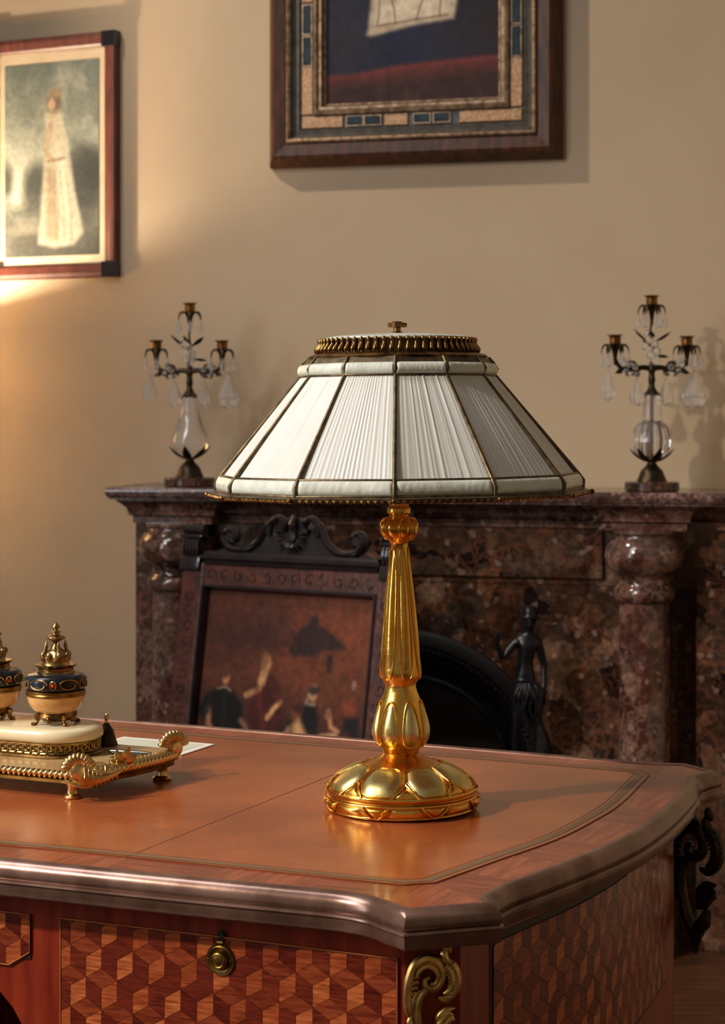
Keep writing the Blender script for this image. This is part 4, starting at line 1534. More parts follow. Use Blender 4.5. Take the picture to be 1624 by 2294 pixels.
# legs
for hx, kx_, ax_, yk in ((586, 574, 562, -.010), (640, 652, 656, .002)):
    hp = node(J(hx, 1030), .0140, pel)
    th = node(J((hx + kx_) / 2, 1100, yk * .6), .0125, hp)
    kn = node(J(kx_, 1185, yk), .0088, th)
    cf = node(J((kx_ + ax_) / 2 + 2, 1260, yk * .4 + .004), .0086, kn)
    an_ = node(J(ax_, 1385, .004), .0050, cf)
    hl = node(J(ax_, 1412, .004), .0058, an_)
    ft = node(J(ax_ - 4, 1418, -.014), .0056, hl)
    node(J(ax_ - 6, 1422, -.026), .0040, ft)
me = bpy.data.meshes.new('body')
me.from_pydata(jv, je, [])
body = bpy.data.objects.new('body', me)
COL.objects.link(body)
body.parent = stat
md = body.modifiers.new('skin', 'SKIN')
md.use_smooth_shade = True
for i, sv in enumerate(me.skin_vertices[0].data):
    sv.radius = (jr[i], jr[i])
    sv.use_root = (i == 0)
ss = body.modifiers.new('sub', 'SUBSURF')
ss.levels = 2
ss.render_levels = 2
me.materials.append(M['black_bronze'])
mb = MB()
c0 = J(642, 668, .001)
mb.lathe(smooth_prof([(0.0168, -.004), (0.0215, -.002), (0.0172, .002), (0.0160, .008), (0.0150, .016), (0.0130, .0185), (.0128, .0215), (0.008, .0235), (.0005, .024)], 2), 20, c0)
mb.tube(cr([J(668, 690, 0), J(684, 676, .002), J(700, 684, .004)], 3), [.004, .0046, .0044, .004, .003, .002, .001], 8, flat=(1, .4), fdir=(0, 1, 0))
mb.tube(cr([J(612, 672, 0), J(600, 652, .002), J(592, 640, .004)], 3), [.004, .0046, .0044, .004, .003, .002, .001], 8, flat=(1, .4), fdir=(0, 1, 0))
mb.build('cap', M['black_bronze'], stat)
mb = MB()
for q in range(10):
    a = q / 9
    x0 = 560 + 130 * a
    mb.tube(cr([J(600 + 60 * a, 985 + 25 * abs(a - .5), -.014), J(x0 + 10, 1060 + 20 * math.sin(q * 2.1), -.020), J(x0 + 20 * math.sin(q), 1130, -.017), J(x0 + 6, 1190 + 30 * math.sin(q * 1.7), -.012)], 4), [.003 + .0004 * (i % 5) for i in range(13)], 7)
mb.tube(cr([J(560, 1000, -.006), J(600, 985, -.017), J(650, 995, -.016), J(700, 1040, -.010), J(712, 1085, -.006), J(700, 1120, -.004)], 4), .0056, 8)
mb.ball(J(690, 1050, -.012), .013, 12, 8, (1, .8, 1.2))
mb.build('drapery', M['black_bronze'], stat, angle=70)

# ------------------------------------------------------------------ pictures (flat prints painted into a fine mesh)


class Canvas:
    def __init__(self, w, h, seed=1):
        self.w, self.h = w, h
        self.x, self.y = np.meshgrid(np.linspace(0, 1, w), np.linspace(0, h / w, h))
        self.a = np.zeros((h, w, 3))
        self.rng = np.random.RandomState(seed)

    def noise(self, fx, fy=None, oct=4):
        fy = fy or fx
        out = np.zeros((self.h, self.w))
        amp = 1
        tot_ = 0
        for _ in range(oct):
            g = self.rng.rand(int(fy * 1.6) + 4, int(fx) + 4)
            X, Y = self.x * fx, self.y * fy
            i, j = np.floor(X).astype(int), np.floor(Y).astype(int)
            i = np.clip(i, 0, g.shape[1] - 2)
            j = np.clip(j, 0, g.shape[0] - 2)
            u, v = X - i, Y - j
            u = u * u * (3 - 2 * u)
            v = np.clip(v, 0, 1)
            v = v * v * (3 - 2 * v)
            out += amp * ((g[j, i] * (1 - u) + g[j, i + 1] * u) * (1 - v) + (g[j + 1, i] * (1 - u) + g[j + 1, i + 1] * u) * v)
            tot_ += amp
            amp *= .5
            fx *= 2
            fy *= 2
        return out / tot_

    def mix(self, m, c):
        m = np.clip(m, 0, 1)[..., None]
        self.a = self.a * (1 - m) + np.array(c, float) * m

    def fill(self, c):
        self.a[:] = c

    def vgrad(self, stops):
        t = self.y / self.y.max()
        for k in range(3):
            self.a[..., k] = np.interp(t, [s for s, _ in stops], [c[k] for _, c in stops])

    def blob(self, cx, cy, rx_, ry_, c, ang=0, soft=.25, op=1):
        ca, sa = math.cos(R(ang)), math.sin(R(ang))
        X, Y = self.x - cx, self.y - cy
        u, v = (X * ca + Y * sa) / rx_, (-X * sa + Y * ca) / ry_
        d = np.sqrt(u * u + v * v)
        self.mix(op * np.clip((1 + soft - d) / (2 * soft), 0, 1), c)

    def poly(self, pts, c, soft=.008, op=1):
        inside = np.zeros_like(self.x, bool)
        dist = np.full_like(self.x, 9.)
        m = len(pts)
        for i in range(m):
            (x0, y0), (x1, y1) = pts[i], pts[(i + 1) % m]
            cond = ((y0 > self.y) != (y1 > self.y))
            with np.errstate(divide='ignore', invalid='ignore'):
                xi = (x1 - x0) * (self.y - y0) / ((y1 - y0) if y1 != y0 else 1e-12) + x0
            inside ^= cond & (self.x < xi)
            dx, dy2 = x1 - x0, y1 - y0
            L2 = dx * dx + dy2 * dy2 + 1e-12
            t = np.clip(((self.x - x0) * dx + (self.y - y0) * dy2) / L2, 0, 1)
            dist = np.minimum(dist, np.hypot(self.x - x0 - t * dx, self.y - y0 - t * dy2))
        sd_ = np.where(inside, dist, -dist)
        self.mix(op * np.clip(.5 + sd_ / (2 * soft), 0, 1), c)

    def line(self, pts, wdt, c, soft=.003, op=1):
        d = np.full_like(self.x, 9.)
        for (x0, y0), (x1, y1) in zip(pts, pts[1:]):
            dx, dy2 = x1 - x0, y1 - y0
            t = np.clip(((self.x - x0) * dx + (self.y - y0) * dy2) / (dx * dx + dy2 * dy2 + 1e-12), 0, 1)
            d = np.minimum(d, np.hypot(self.x - x0 - t * dx, self.y - y0 - t * dy2))
        self.mix(op * np.clip((wdt + soft - d) / (2 * soft), 0, 1), c)

    def mottled(self, amt, f=12):
        n_ = (self.noise(f) - .5)[..., None]
        self.a = self.a * (1 + amt * n_)

    def build(self, name, m, parent, x0, x1, z0, z1, y, thick=0.002):
        vs = []
        w_, h_ = self.w, self.h
        X = np.linspace(x0, x1, w_)
        Z = np.linspace(z1, z0, h_)
        for j in range(h_):
            for i in range(w_):
                vs.append((X[i], y, Z[j]))
        fs = [(j * w_ + i, (j + 1) * w_ + i, (j + 1) * w_ + i + 1, j * w_ + i + 1) for j in range(h_ - 1) for i in range(w_ - 1)]
        n0 = len(vs)
        vs += [(x0, y + thick, z1), (x1, y + thick, z1), (x1, y + thick, z0), (x0, y + thick, z0)]
        fs += [(n0, n0 + 1, n0 + 2, n0 + 3)]
        me_ = bpy.data.meshes.new(name)
        me_.from_pydata(vs, [], fs)
        at = me_.color_attributes.new('print', 'FLOAT_COLOR', 'POINT')
        c = np.clip(self.a.reshape(-1, 3) / 255, 0, 1)
        c = np.where(c <= .04045, c / 12.92, ((c + .055) / 1.055) ** 2.4)
        c = np.vstack([c, np.tile([.1, .08, .06], (4, 1))])
        at.data.foreach_set('color', np.hstack([c, np.ones((len(c), 1))]).astype(np.float32).ravel())
        me_.materials.append(m)
        o = bpy.data.objects.new(name, me_)
        COL.objects.link(o)
        o.parent = parent
        return o


# centre picture above the mantel -----------------------------------------------
px_, pz0, pz1 = wl(-0.018, 0.18), 1.778, 2.80
pic = thing('framed_painting', 'dark painting in a wide walnut and inlaid gilt frame above the fireplace', 'painting', (px_[0], px_[1], 0), YAW)
HW = 0.357
MB().mframe(-HW, HW, pz0, pz1, [(0.0, -0.002), (0.001, -0.020), (0.017, -0.055), (0.024, -0.058), (0.050, -0.054), (0.055, -0.050), (0.055, -0.01)]).build('outer_frame', M['frame_wood'], pic, smooth=False)
MB().mframe(-HW, HW, pz0, pz1, [(0.054, -0.03), (0.054, -0.057), (0.058, -0.060), (0.064, -0.057), (0.066, -.046), (.066, -.01)]).build('gilt_bead', M['gilt_frame'], pic, smooth=False)
MB().mframe(-HW, HW, pz0, pz1, [(0.065, -0.03), (0.066, -0.050), (0.074, -0.044), (0.084, -0.046), (0.088, -0.040), (.118, -.040), (.120, -.044), (.122, -.01)]).build('grey_moulding', M['grey_frame'], pic, smooth=False)
MB().mframe(-HW, HW, pz0, pz1, [(0.119, -0.03), (0.120, -0.050), (0.127, -0.053), (0.133, -0.046), (0.138, -0.046), (0.143, -0.036), (0.147, -.034), (.150, -.02)]).build('inner_gilt_moulding', M['gilt_frame'], pic, smooth=False)
mb0 = None


def plaque_piece(cx, cz, hw_, hh, m, nm):
    mb = MB()
    mb.box(cx - hw_, cx + hw_, -0.0445, -0.038, cz - hh, cz + hh, .0022)
    mb.build(nm, M[m], pic, smooth=False)


pc = 0.103
bz = pz0 + pc
xl, xr = -HW + pc, HW - pc
plaque_piece((xl - .014 + -.165) / 2, bz, (-.165 - (xl - .014)) / 2, .0145, 'plaque', 'gilt_plaque')
plaque_piece((xr + .014 + .118) / 2, bz, (xr + .014 - .118) / 2, .0145, 'plaque', 'gilt_plaque')
plaque_piece(-0.035, bz, .029, .0145, 'plaque', 'gilt_plaque')
for cx in (-.136, -.092, .028, .076):
    plaque_piece(cx, bz, .0195, .009, 'plaque_blue', 'blue_plaque')
    MB().mframe(cx - .0215, cx + .0215, bz - .0125, bz + .0125, [(0, -.038), (0, -.0455), (.0025, -.0455), (.0025, -.038)]).build('plaque_rim', M['gilt_frame'], pic, smooth=False)
for sx, xx in ((-1, xl), (1, xr)):
    zz = bz + .016
    plaque_piece(xx, zz + .060, .0145, .058, 'plaque', 'gilt_plaque')
    zc = zz + .155
    for rep in range(5):
        for dz in (0.0, 0.076):
            plaque_piece(xx, zc + dz, .009, .034, 'plaque_blue', 'blue_plaque')
            MB().mframe(xx - .0125, xx + .0125, zc + dz - .0365, zc + dz + .0365, [(0, -.038), (0, -.0455), (.0025, -.0455), (.0025, -.038)]).build('plaque_rim', M['gilt_frame'], pic, smooth=False)
        plaque_piece(xx, zc + .147, .0145, .030, 'plaque', 'gilt_plaque')
        zc += .219
        if zc > pz1 - .2:
            break
cv = Canvas(150, 260, 3)
hgt = 260 / 150
cv.fill((34, 38, 60))
cv.mix((cv.noise(5) - .35) * 1.3, (20, 23, 40))
cv.blob(.12, hgt - .34, .14, .2, (52, 44, 48), soft=.9, op=.7)
cv.blob(.9, hgt - .42, .2, .25, (42, 32, 32), soft=.9, op=.8)
# the red mound along the bottom
cv.poly([(-.1, hgt - .160), (.15, hgt - .168), (.4, hgt - .205), (.7, hgt - .225), (.9, hgt - .235), (1.1, hgt - .245), (1.1, hgt + .1), (-.1, hgt + .1)], (112, 52, 48), .014)
nz_ = cv.noise(26)
gr = np.clip((cv.y - (hgt - .165 - .07 * cv.x)) / .10, 0, 1)
cv.mix(gr * .85, (48, 34, 32))
cv.mix(np.clip(cv.y - (hgt - .2), 0, 1) * 5 * (nz_ - .45), (84, 64, 56))
# pale hanging cloth
top_ = 0.25
cv.poly([(.27, hgt - .64), (.245, hgt - .41), (.235, hgt - .385), (.265, hgt - .375), (.50, hgt - .425), (.745, hgt - .452), (.775, hgt - .64), (.79, hgt - 1.1), (.26, hgt - 1.1)], (186, 168, 142), .012)
cv.poly([(.30, hgt - .66), (.285, hgt - .43), (.5, hgt - .455), (.715, hgt - .475), (.74, hgt - .66), (.75, hgt - 1.08), (.31, hgt - 1.08)], (206, 190, 164), .008)
for pts in ([(.33, hgt - .9), (.31, hgt - .5), (.30, hgt - .435)], [(.36, hgt - .68), (.40, hgt - .52), (.405, hgt - .445)], [(.60, hgt - .68), (.56, hgt - .56), (.525, hgt - .455)], [(.68, hgt - .9), (.67, hgt - .6), (.66, hgt - .47)],
            [(.29, hgt - .432), (.5, hgt - .457), (.71, hgt - .477)]):
    cv.line(pts, .005, (116, 98, 84), .004, .85)
for pts in ([(.46, hgt - .9), (.465, hgt - .585)], [(.44, hgt - .60), (.465, hgt - .585), (.495, hgt - .605)], [(.435, hgt - .625), (.465, hgt - .60), (.50, hgt - .63)], [(.45, hgt - .645), (.48, hgt - .645)]):
    cv.line(pts, .008, (72, 62, 58), .005, .9)
cv.mottled(.35, 30)
cv.build('canvas', M['oil'], pic, -HW + .146, HW - .146, pz0 + .146, pz1 - .146, -0.030)

# left picture on the turned wall --------------------------------------------------
t0 = 0.186
e0 = PIV + lw_dir * t0                          # right outer edge on the wall plane
PW, PZ0, PZ1 = 0.395, 1.526, 2.141
pc_ = e0 + lw_dir * (PW / 2)
pl = thing('framed_print', 'old landscape print with a pale standing figure in a red-brown frame at upper left', 'print', (pc_.x, pc_.y, 0), R(-25))
MB().mframe(-PW / 2, PW / 2, PZ0, PZ1, [(0.0, -0.001), (0.0, -0.020), (0.003, -0.026), (0.012, -0.027), (0.030, -0.022), (0.035, -0.018), (0.035, -0.004)]).build('frame', M['frame_red'], pl, smooth=False)
for sx in (-1, 1):
    for z_ in (PZ0, PZ1 - .0385):
        MB().box(min(sx * PW / 2, sx * (PW / 2 - .0385)) - .001, max(sx * PW / 2, sx * (PW / 2 - .0385)) + .001, -.0285, -.001, z_ - .0005, z_ + .039, .0015).build('corner_block', M['ebony'], pl, smooth=False)
MB().box(-PW / 2 + .033, PW / 2 - .033, -.012, -.006, PZ0 + .033, PZ1 - .033).build('mount_board', M['mat_board'], pl, smooth=False)
cv = Canvas(130, 220, 11)
H2 = 220 / 130
cv.vgrad([(0, (108, 114, 104)), (.25, (124, 128, 114)), (.45, (154, 156, 140)), (.6, (180, 178, 156)), (.68, (168, 164, 142)), (.72, (108, 108, 96)), (1, (84, 84, 76))])
cv.mix((cv.noise(5) - .5) * 2.0, (172, 172, 154))
cv.mix((cv.noise(4) - .55) * 2.2, (90, 96, 88))
cv.blob(.14, H2 * .66, .17, .10, (214, 210, 184), soft=.8)
for cx, cy, rx_, ry_ in ((.36, 1.00, .13, .14), (.30, 1.12, .12, .16), (.02, 1.02, .07, .16), (.86, .90, .16, .15), (.84, 1.10, .22, .25), (.70, 1.10, .12, .2), (.95, 1.02, .12, .2)):
    cv.blob(cx, cy, rx_, ry_, (66, 68, 64), soft=.5, op=.85)
cv.blob(.5, H2 - .02, .9, .2, (72, 72, 64), soft=.7, op=.7)
cv.blob(.3, H2 - .24, .3, .03, (132, 128, 112), soft=.9, op=.8)
# plain standing figure in a long pale gown
cv.poly([(.45, .46), (.60, .46), (.68, .74), (.75, 1.12), (.84, 1.50), (.74, 1.60), (.54, 1.62), (.36, 1.58), (.40, 1.2), (.43, .80)], (176, 170, 148), .02)
cv.poly([(.56, .74), (.64, .78), (.70, 1.15), (.66, 1.38), (.60, 1.2)], (198, 192, 168), .03, .9)
cv.poly([(.44, .90), (.53, .90), (.58, 1.3), (.58, 1.56), (.44, 1.54)], (142, 126, 100), .03, .75)
for x_ in (.47, .54, .62, .70):
    cv.line([(x_ * .7 + .16, .95), (x_ + .01, 1.3), (x_ + .02, 1.56)], .006, (130, 120, 98), .012, .6)
cv.line([(.50, .54), (.44, .76), (.52, .86)], .028, (164, 148, 120), .012)
cv.line([(.60, .54), (.655, .74), (.57, .86)], .030, (182, 174, 150), .012)
cv.line([(.46, .86), (.64, .84)], .010, (120, 104, 80), .01, .8)
cv.blob(.525, .475, .09, .05, (176, 164, 138), soft=.4)
cv.blob(.530, .34, .075, .095, (112, 96, 76), soft=.35)
cv.blob(.505, .365, .036, .055, (178, 152, 124), soft=.3)
cv.blob(.535, .262, .070, .045, (140, 124, 98), soft=.5)
cv.mottled(.25, 36)
cv.build('print_sheet', M['print'], pl, -PW / 2 + .055, PW / 2 - .055, PZ0 + .058, PZ1 - .066, -0.0135)

# ------------------------------------------------------------------ fire screen picture leaning before the hearth
LEAN = R(9.5)
scr = thing('fire_screen', 'carved dark wood screen with a painted figure scene leaning before the fireplace', 'fire screen', (-0.228, 4.030, 0.008), rot=Matrix.Rotation(R(-32.5), 4, 'Z').to_3x3().__matmul__(Matrix.Rotation(-LEAN, 3, 'X')).to_euler())
SWd = 0.285                                     # half width of the frame
ZT = 0.855
for sx in (-1, 1):
    mb = MB()
    mb.box(sx * (SWd - .0285) - .0285, sx * (SWd - .0285) + .0285, -.014, .014, 0.02, ZT, .004)
    mb.build('stile', M['screen_wood'], scr, smooth=False)
for za, zb2 in ((0.800, ZT - .002), (0.22, 0.285)):
    MB().box(-SWd + .05, SWd - .05, -.012, .012, za, zb2, .004).build('rail', M['screen_wood'], scr, smooth=False)
# carved relief scrolls on stiles and rail
mb = MB()
for q in range(12):
    u = -SWd + .06 + (2 * SWd - .12) * (q + .5) / 12
    mb.tube([(u + .014 * (1 - j / 10) * math.cos(j * .8 + q), -.0122, .828 + .014 * (1 - j / 12) * math.sin(j * .8 + q)) for j in range(9)], .0018, 6)
for sx in (-1, 1):
    for q in range(16):
        u = .27 + q * .034
        mb.tube([(sx * (SWd - .0285) + .014 * (1 - j / 10) * math.cos(j * .8 + q), -.0142, u + .014 * (1 - j / 12) * math.sin(j * .8 + q)) for j in range(9)], .0018, 6)
tag(mb.build('carved_scrolls', M['screen_wood'], scr, angle=60), kind='stuff')
MB().mframe(-SWd + .056, SWd - .056, 0.278, 0.808, [(0, -.010), (.001, -.016), (.006, -.016), (.009, -.006), (.009, .012)]).build('inner_moulding', M['ebony'], scr, smooth=False)
# cornice bar and posts with capitals
mb = MB()
mb.sweep([(-.222, .012), (-.222, -.012), (.222, -.012), (.222, .012)], [(-.02, ZT - .003), (.004, ZT - .003), (.006, ZT + .004), (.012, ZT + .009), (.013, ZT + .015), (.006, ZT + .018), (.004, ZT + .024), (-.02, ZT + .026)], closed=False)
mb.box(-.222, .222, -.012, .012, ZT - .003, ZT + .026)
mb.build('cornice', M['ebony'], scr, smooth=False)
for sx in (-1, 1):
    mb = MB()
    x = sx * 0.262
    mb.box(x - .027, x + .027, -.024, .020, ZT - .02, ZT + .012, .004)
    mb.box(x - .022, x + .022, -.020, .016, ZT + .012, ZT + .052, .006)
    mb.box(x - .030, x + .030, -.028, .022, ZT + .052, ZT + .060, .003)
    mb.tube([(x - .028, -.012, ZT + .072), (x + .028, -.012, ZT + .072)], .0105, 14)
    for q in range(5):
        mb.tube([(x - .018 + .009 * q, -.021, ZT + .016), (x - .018 + .009 * q, -.026, ZT + .032), (x - .018 + .009 * q, -.024, ZT + .050)], [.003, .005, .003], 7)
    mb.build('post_capital', M['ebony'], scr)
    mb = MB()
    mb.box(x - .022, x + .022, -.05, .05, -.004, .03, .006)
    mb.build('foot', M['ebony'], scr)
mb = MB()
zc = ZT + .026
for sx in (-1, 1):
    P = cr([(sx * .050, -.004, zc + .072), (sx * .068, -.004, zc + .066), (sx * .078, -.004, zc + .048), (sx * .094, -.004, zc + .024), (sx * .130, -.004, zc + .006), (sx * .168, -.004, zc + .012), (sx * .184, -.004, zc + .034), (sx * .170, -.004, zc + .050), (sx * .154, -.004, zc + .042), (sx * .154, -.004, zc + .028), (sx * .166, -.004, zc + .026)], 4)
    mb.tube(P, [.006 + .004 * math.sin(PI * i / (len(P) - 1)) for i in range(len(P))], 8, flat=(1.6, 1), fdir=(0, 1, 0))
    P = cr([(sx * .064, -.006, zc + .040), (sx * .062, -.006, zc + .066), (sx * .044, -.006, zc + .080), (sx * .026, -.006, zc + .070), (sx * .026, -.006, zc + .054), (sx * .040, -.006, zc + .050)], 4)
    mb.tube(P, .0075, 8, flat=(1.5, 1), fdir=(0, 1, 0))
    mb.tube([(sx * .168, -.014, zc + .036), (sx * .168, .006, zc + .036)], .013, 14)
    mb.prism_y([(sx * .03, zc), (sx * .205, zc), (sx * .175, zc + .010), (sx * .125, zc + .008), (sx * .095, zc + .022), (sx * .060, zc + .045), (sx * .03, zc + .05)], -.004, .008)
mb.prism_y([(-.045, zc), (.045, zc), (.05, zc + .05), (.03, zc + .082), (-.03, zc + .082), (-.05, zc + .05)], -.002, .008)
mb.build('scroll_crest', M['ebony'], scr, angle=60)
mb = MB()
for q in range(13):
    a = R(-105 + 17.5 * q)
    c_ = Vector((0, -.010, zc + .040))
    d = Vector((math.sin(a), 0, -math.cos(a)))
    mb.tube([c_ + d * .014, c_ + d * .026 + Vector((0, -.005, 0)), c_ + d * .037], [.002, .0042, .002], 7)
mb.tube([(0, -.010, zc + .085), (0, -.016, zc + .064), (0, -.014, zc + .046)], [.004, .008, .003], 8)
mb.lathe([(0.001, 0), (0.010, 0.001), (0.0135, .004), (.0115, .007), (.004, .008), (0.0005, .0082)], 18)
for i in range(len(mb.v) - 18 * 6, len(mb.v)):
    x, y, z = mb.v[i]
    mb.v[i] = (x, -.012 - z, zc + .038 + y)
mb.build('shell_ornament', M['ebony'], scr)
cv = Canvas(170, 196, 21)
cv.vgrad([(0, (80, 42, 30)), (.3, (94, 50, 34)), (.6, (62, 35, 28)), (1, (38, 25, 22))])
cv.mix((cv.noise(3, 9) - .45) * 1.6, (60, 32, 26))
cv.blob(.85, .22, .3, .25, (120, 62, 38), soft=.9, op=.8)
cv.blob(.18, .25, .16, .10, (60, 34, 29), soft=.7, op=.8)
cv.blob(.38, .18, .10, .12, (62, 36, 28), soft=.7, op=.8)


def q(x, y):
    return ((x - 560) / 895, (y - 660) / 895)


cv.poly([q(1020, 900), q(1060, 820), q(1110, 785), q(1110, 755), q(1150, 755), q(1160, 790), q(1240, 830), q(1310, 885), q(1200, 905), q(1130, 930), q(1030, 930)], (48, 31, 30), .012)
cv.poly([q(1185, 900), q(1275, 895), q(1250, 1130), q(1190, 1140)], (96, 52, 34), .012)
cv.poly([q(1218, 915), q(1245, 915), q(1240, 990), q(1220, 990)], (46, 27, 24), .008)
cv.line([q(950, 770), q(1030, 830), q(1050, 900)], .008, (64, 38, 32), .006)
cv.line([q(820, 900), q(1000, 880)], .02, (58, 34, 30), .02, .6)
# standing figure in a black cloak
cv.poly([q(600, 1130), q(660, 1095), q(740, 1100), q(800, 1160), q(815, 1290), q(740, 1370), q(650, 1365), q(620, 1250), q(565, 1200)], (16, 16, 16), .014)
cv.blob(*q(690, 1040), .036, .050, (88, 52, 34), soft=.3)
cv.blob(*q(700, 1046), .022, .034, (178, 118, 78), soft=.3)
cv.line([q(622, 1190), q(628, 1250), q(650, 1285)], .016, (164, 104, 68), .01)
cv.line([q(800, 1225), q(845, 1265)], .014, (140, 104, 82), .01, .8)
# second figure
cv.poly([q(860, 1080), q(930, 1010), q(990, 1060), q(1010, 1200), q(960, 1300), q(850, 1290), q(830, 1180)], (66, 27, 24), .016)
cv.blob(*q(905, 970), .030, .044, (186, 134, 92), soft=.3)
cv.blob(*q(893, 955), .030, .040, (86, 54, 36), ang=20, soft=.4, op=.6)
cv.line([q(900, 1015), q(890, 1055)], .022, (186, 136, 92), .01)
cv.line([q(815, 1115), q(880, 1085)], .014, (182, 132, 92), .008)
cv.line([q(995, 1130), q(960, 1170), q(935, 1205)], .013, (196, 144, 100), .008)
# third figure, bending
cv.poly([q(1000, 1230), q(1080, 1190), q(1150, 1200), q(1165, 1290), q(1120, 1420), q(980, 1420)], (44, 28, 24), .016)
cv.blob(*q(1085, 1170), .032, .040, (112, 60, 40), soft=.3)
cv.blob(*q(1112, 1235), .055, .045, (194, 148, 100), ang=-20, soft=.4)
cv.line([q(1140, 1240), q(1120, 1310), q(1030, 1395)], .018, (190, 136, 90), .01)
cv.line([q(1050, 1240), q(990, 1370)], .012, (180, 130, 92), .01, .8)
cv.poly([q(1050, 1010), q(1100, 980), q(1120, 1060), q(1060, 1080)], (112, 56, 36), .02, .8)
# fourth and fifth figure
cv.poly([q(1120, 1130), q(1180, 1130), q(1200, 1200), q(1180, 1300), q(1110, 1200)], (22, 20, 20), .014)
cv.blob(*q(1160, 1085), .026, .034, (174, 128, 96), soft=.3)
cv.line([q(1130, 1125), q(1150, 1060), q(1170, 1050)], .008, (150, 134, 118), .008, .8)
cv.poly([q(1180, 1270), q(1290, 1250), q(1310, 1420), q(1170, 1420)], (30, 25, 25), .016)
cv.line([q(1245, 1150), q(1265, 1215), q(1300, 1230)], .012, (176, 124, 88), .008)
cv.line([q(1215, 1258), q(1290, 1246)], .012, (176, 132, 96), .008)
cv.poly([q(1310, 1110), q(1370, 1080), q(1385, 1150), q(1330, 1170)], (130, 60, 40), .014)
cv.poly([q(1330, 1170), q(1400, 1170), q(1400, 1260), q(1330, 1220)], (24, 22, 24), .014)
cv.blob(*q(1362, 1035), .014, .022, (160, 120, 100), soft=.4)
cv.blob(*q(690, 1020), .040, .034, (84, 48, 32), soft=.3)
cv.line([q(660, 1098), q(700, 1088), q(735, 1104)], .006, (150, 128, 104), .004, .7)
cv.line([q(700, 1110), q(705, 1230), q(690, 1350)], .012, (34, 32, 30), .012, .8)
cv.line([q(625, 1140), q(612, 1200)], .018, (30, 28, 27), .012, .8)
cv.line([q(870, 1090), q(905, 1180), q(930, 1280)], .014, (92, 40, 32), .014, .7)
cv.line([q(940, 1050), q(985, 1120)], .016, (84, 36, 30), .012, .8)
cv.line([q(850, 1290), q(845, 1370)], .016, (52, 28, 24), .012)
cv.line([q(925, 1300), q(930, 1400)], .016, (52, 28, 24), .012)
cv.blob(*q(1085, 1150), .034, .022, (60, 36, 28), soft=.4)
cv.line([q(1060, 1280), q(1090, 1330), q(1080, 1400)], .014, (70, 40, 30), .012, .8)
cv.blob(*q(1160, 1068), .030, .020, (58, 42, 36), soft=.4)
cv.line([q(1148, 1128), q(1172, 1128)], .008, (170, 150, 130), .006, .7)
cv.blob(*q(1245, 1165), .018, .022, (130, 90, 64), soft=.4)
for k_ in range(9):
    cv.line([q(1290, 1000 + 14 * k_), q(1420, 996 + 14 * k_)], .0025, (60, 34, 28), .003, .55)
for k_ in range(7):
    cv.line([q(590 + 20 * k_, 920 + 8 * k_), q(1000, 905 + 18 * k_)], .003, (112, 56, 38), .004, .35)
cv.mottled(.45, 40)
cv.build('painted_panel', M['oil'], scr, -SWd + .060, SWd - .060, 0.285, 0.801, 0.0105)

# ------------------------------------------------------------------ crystal candelabra


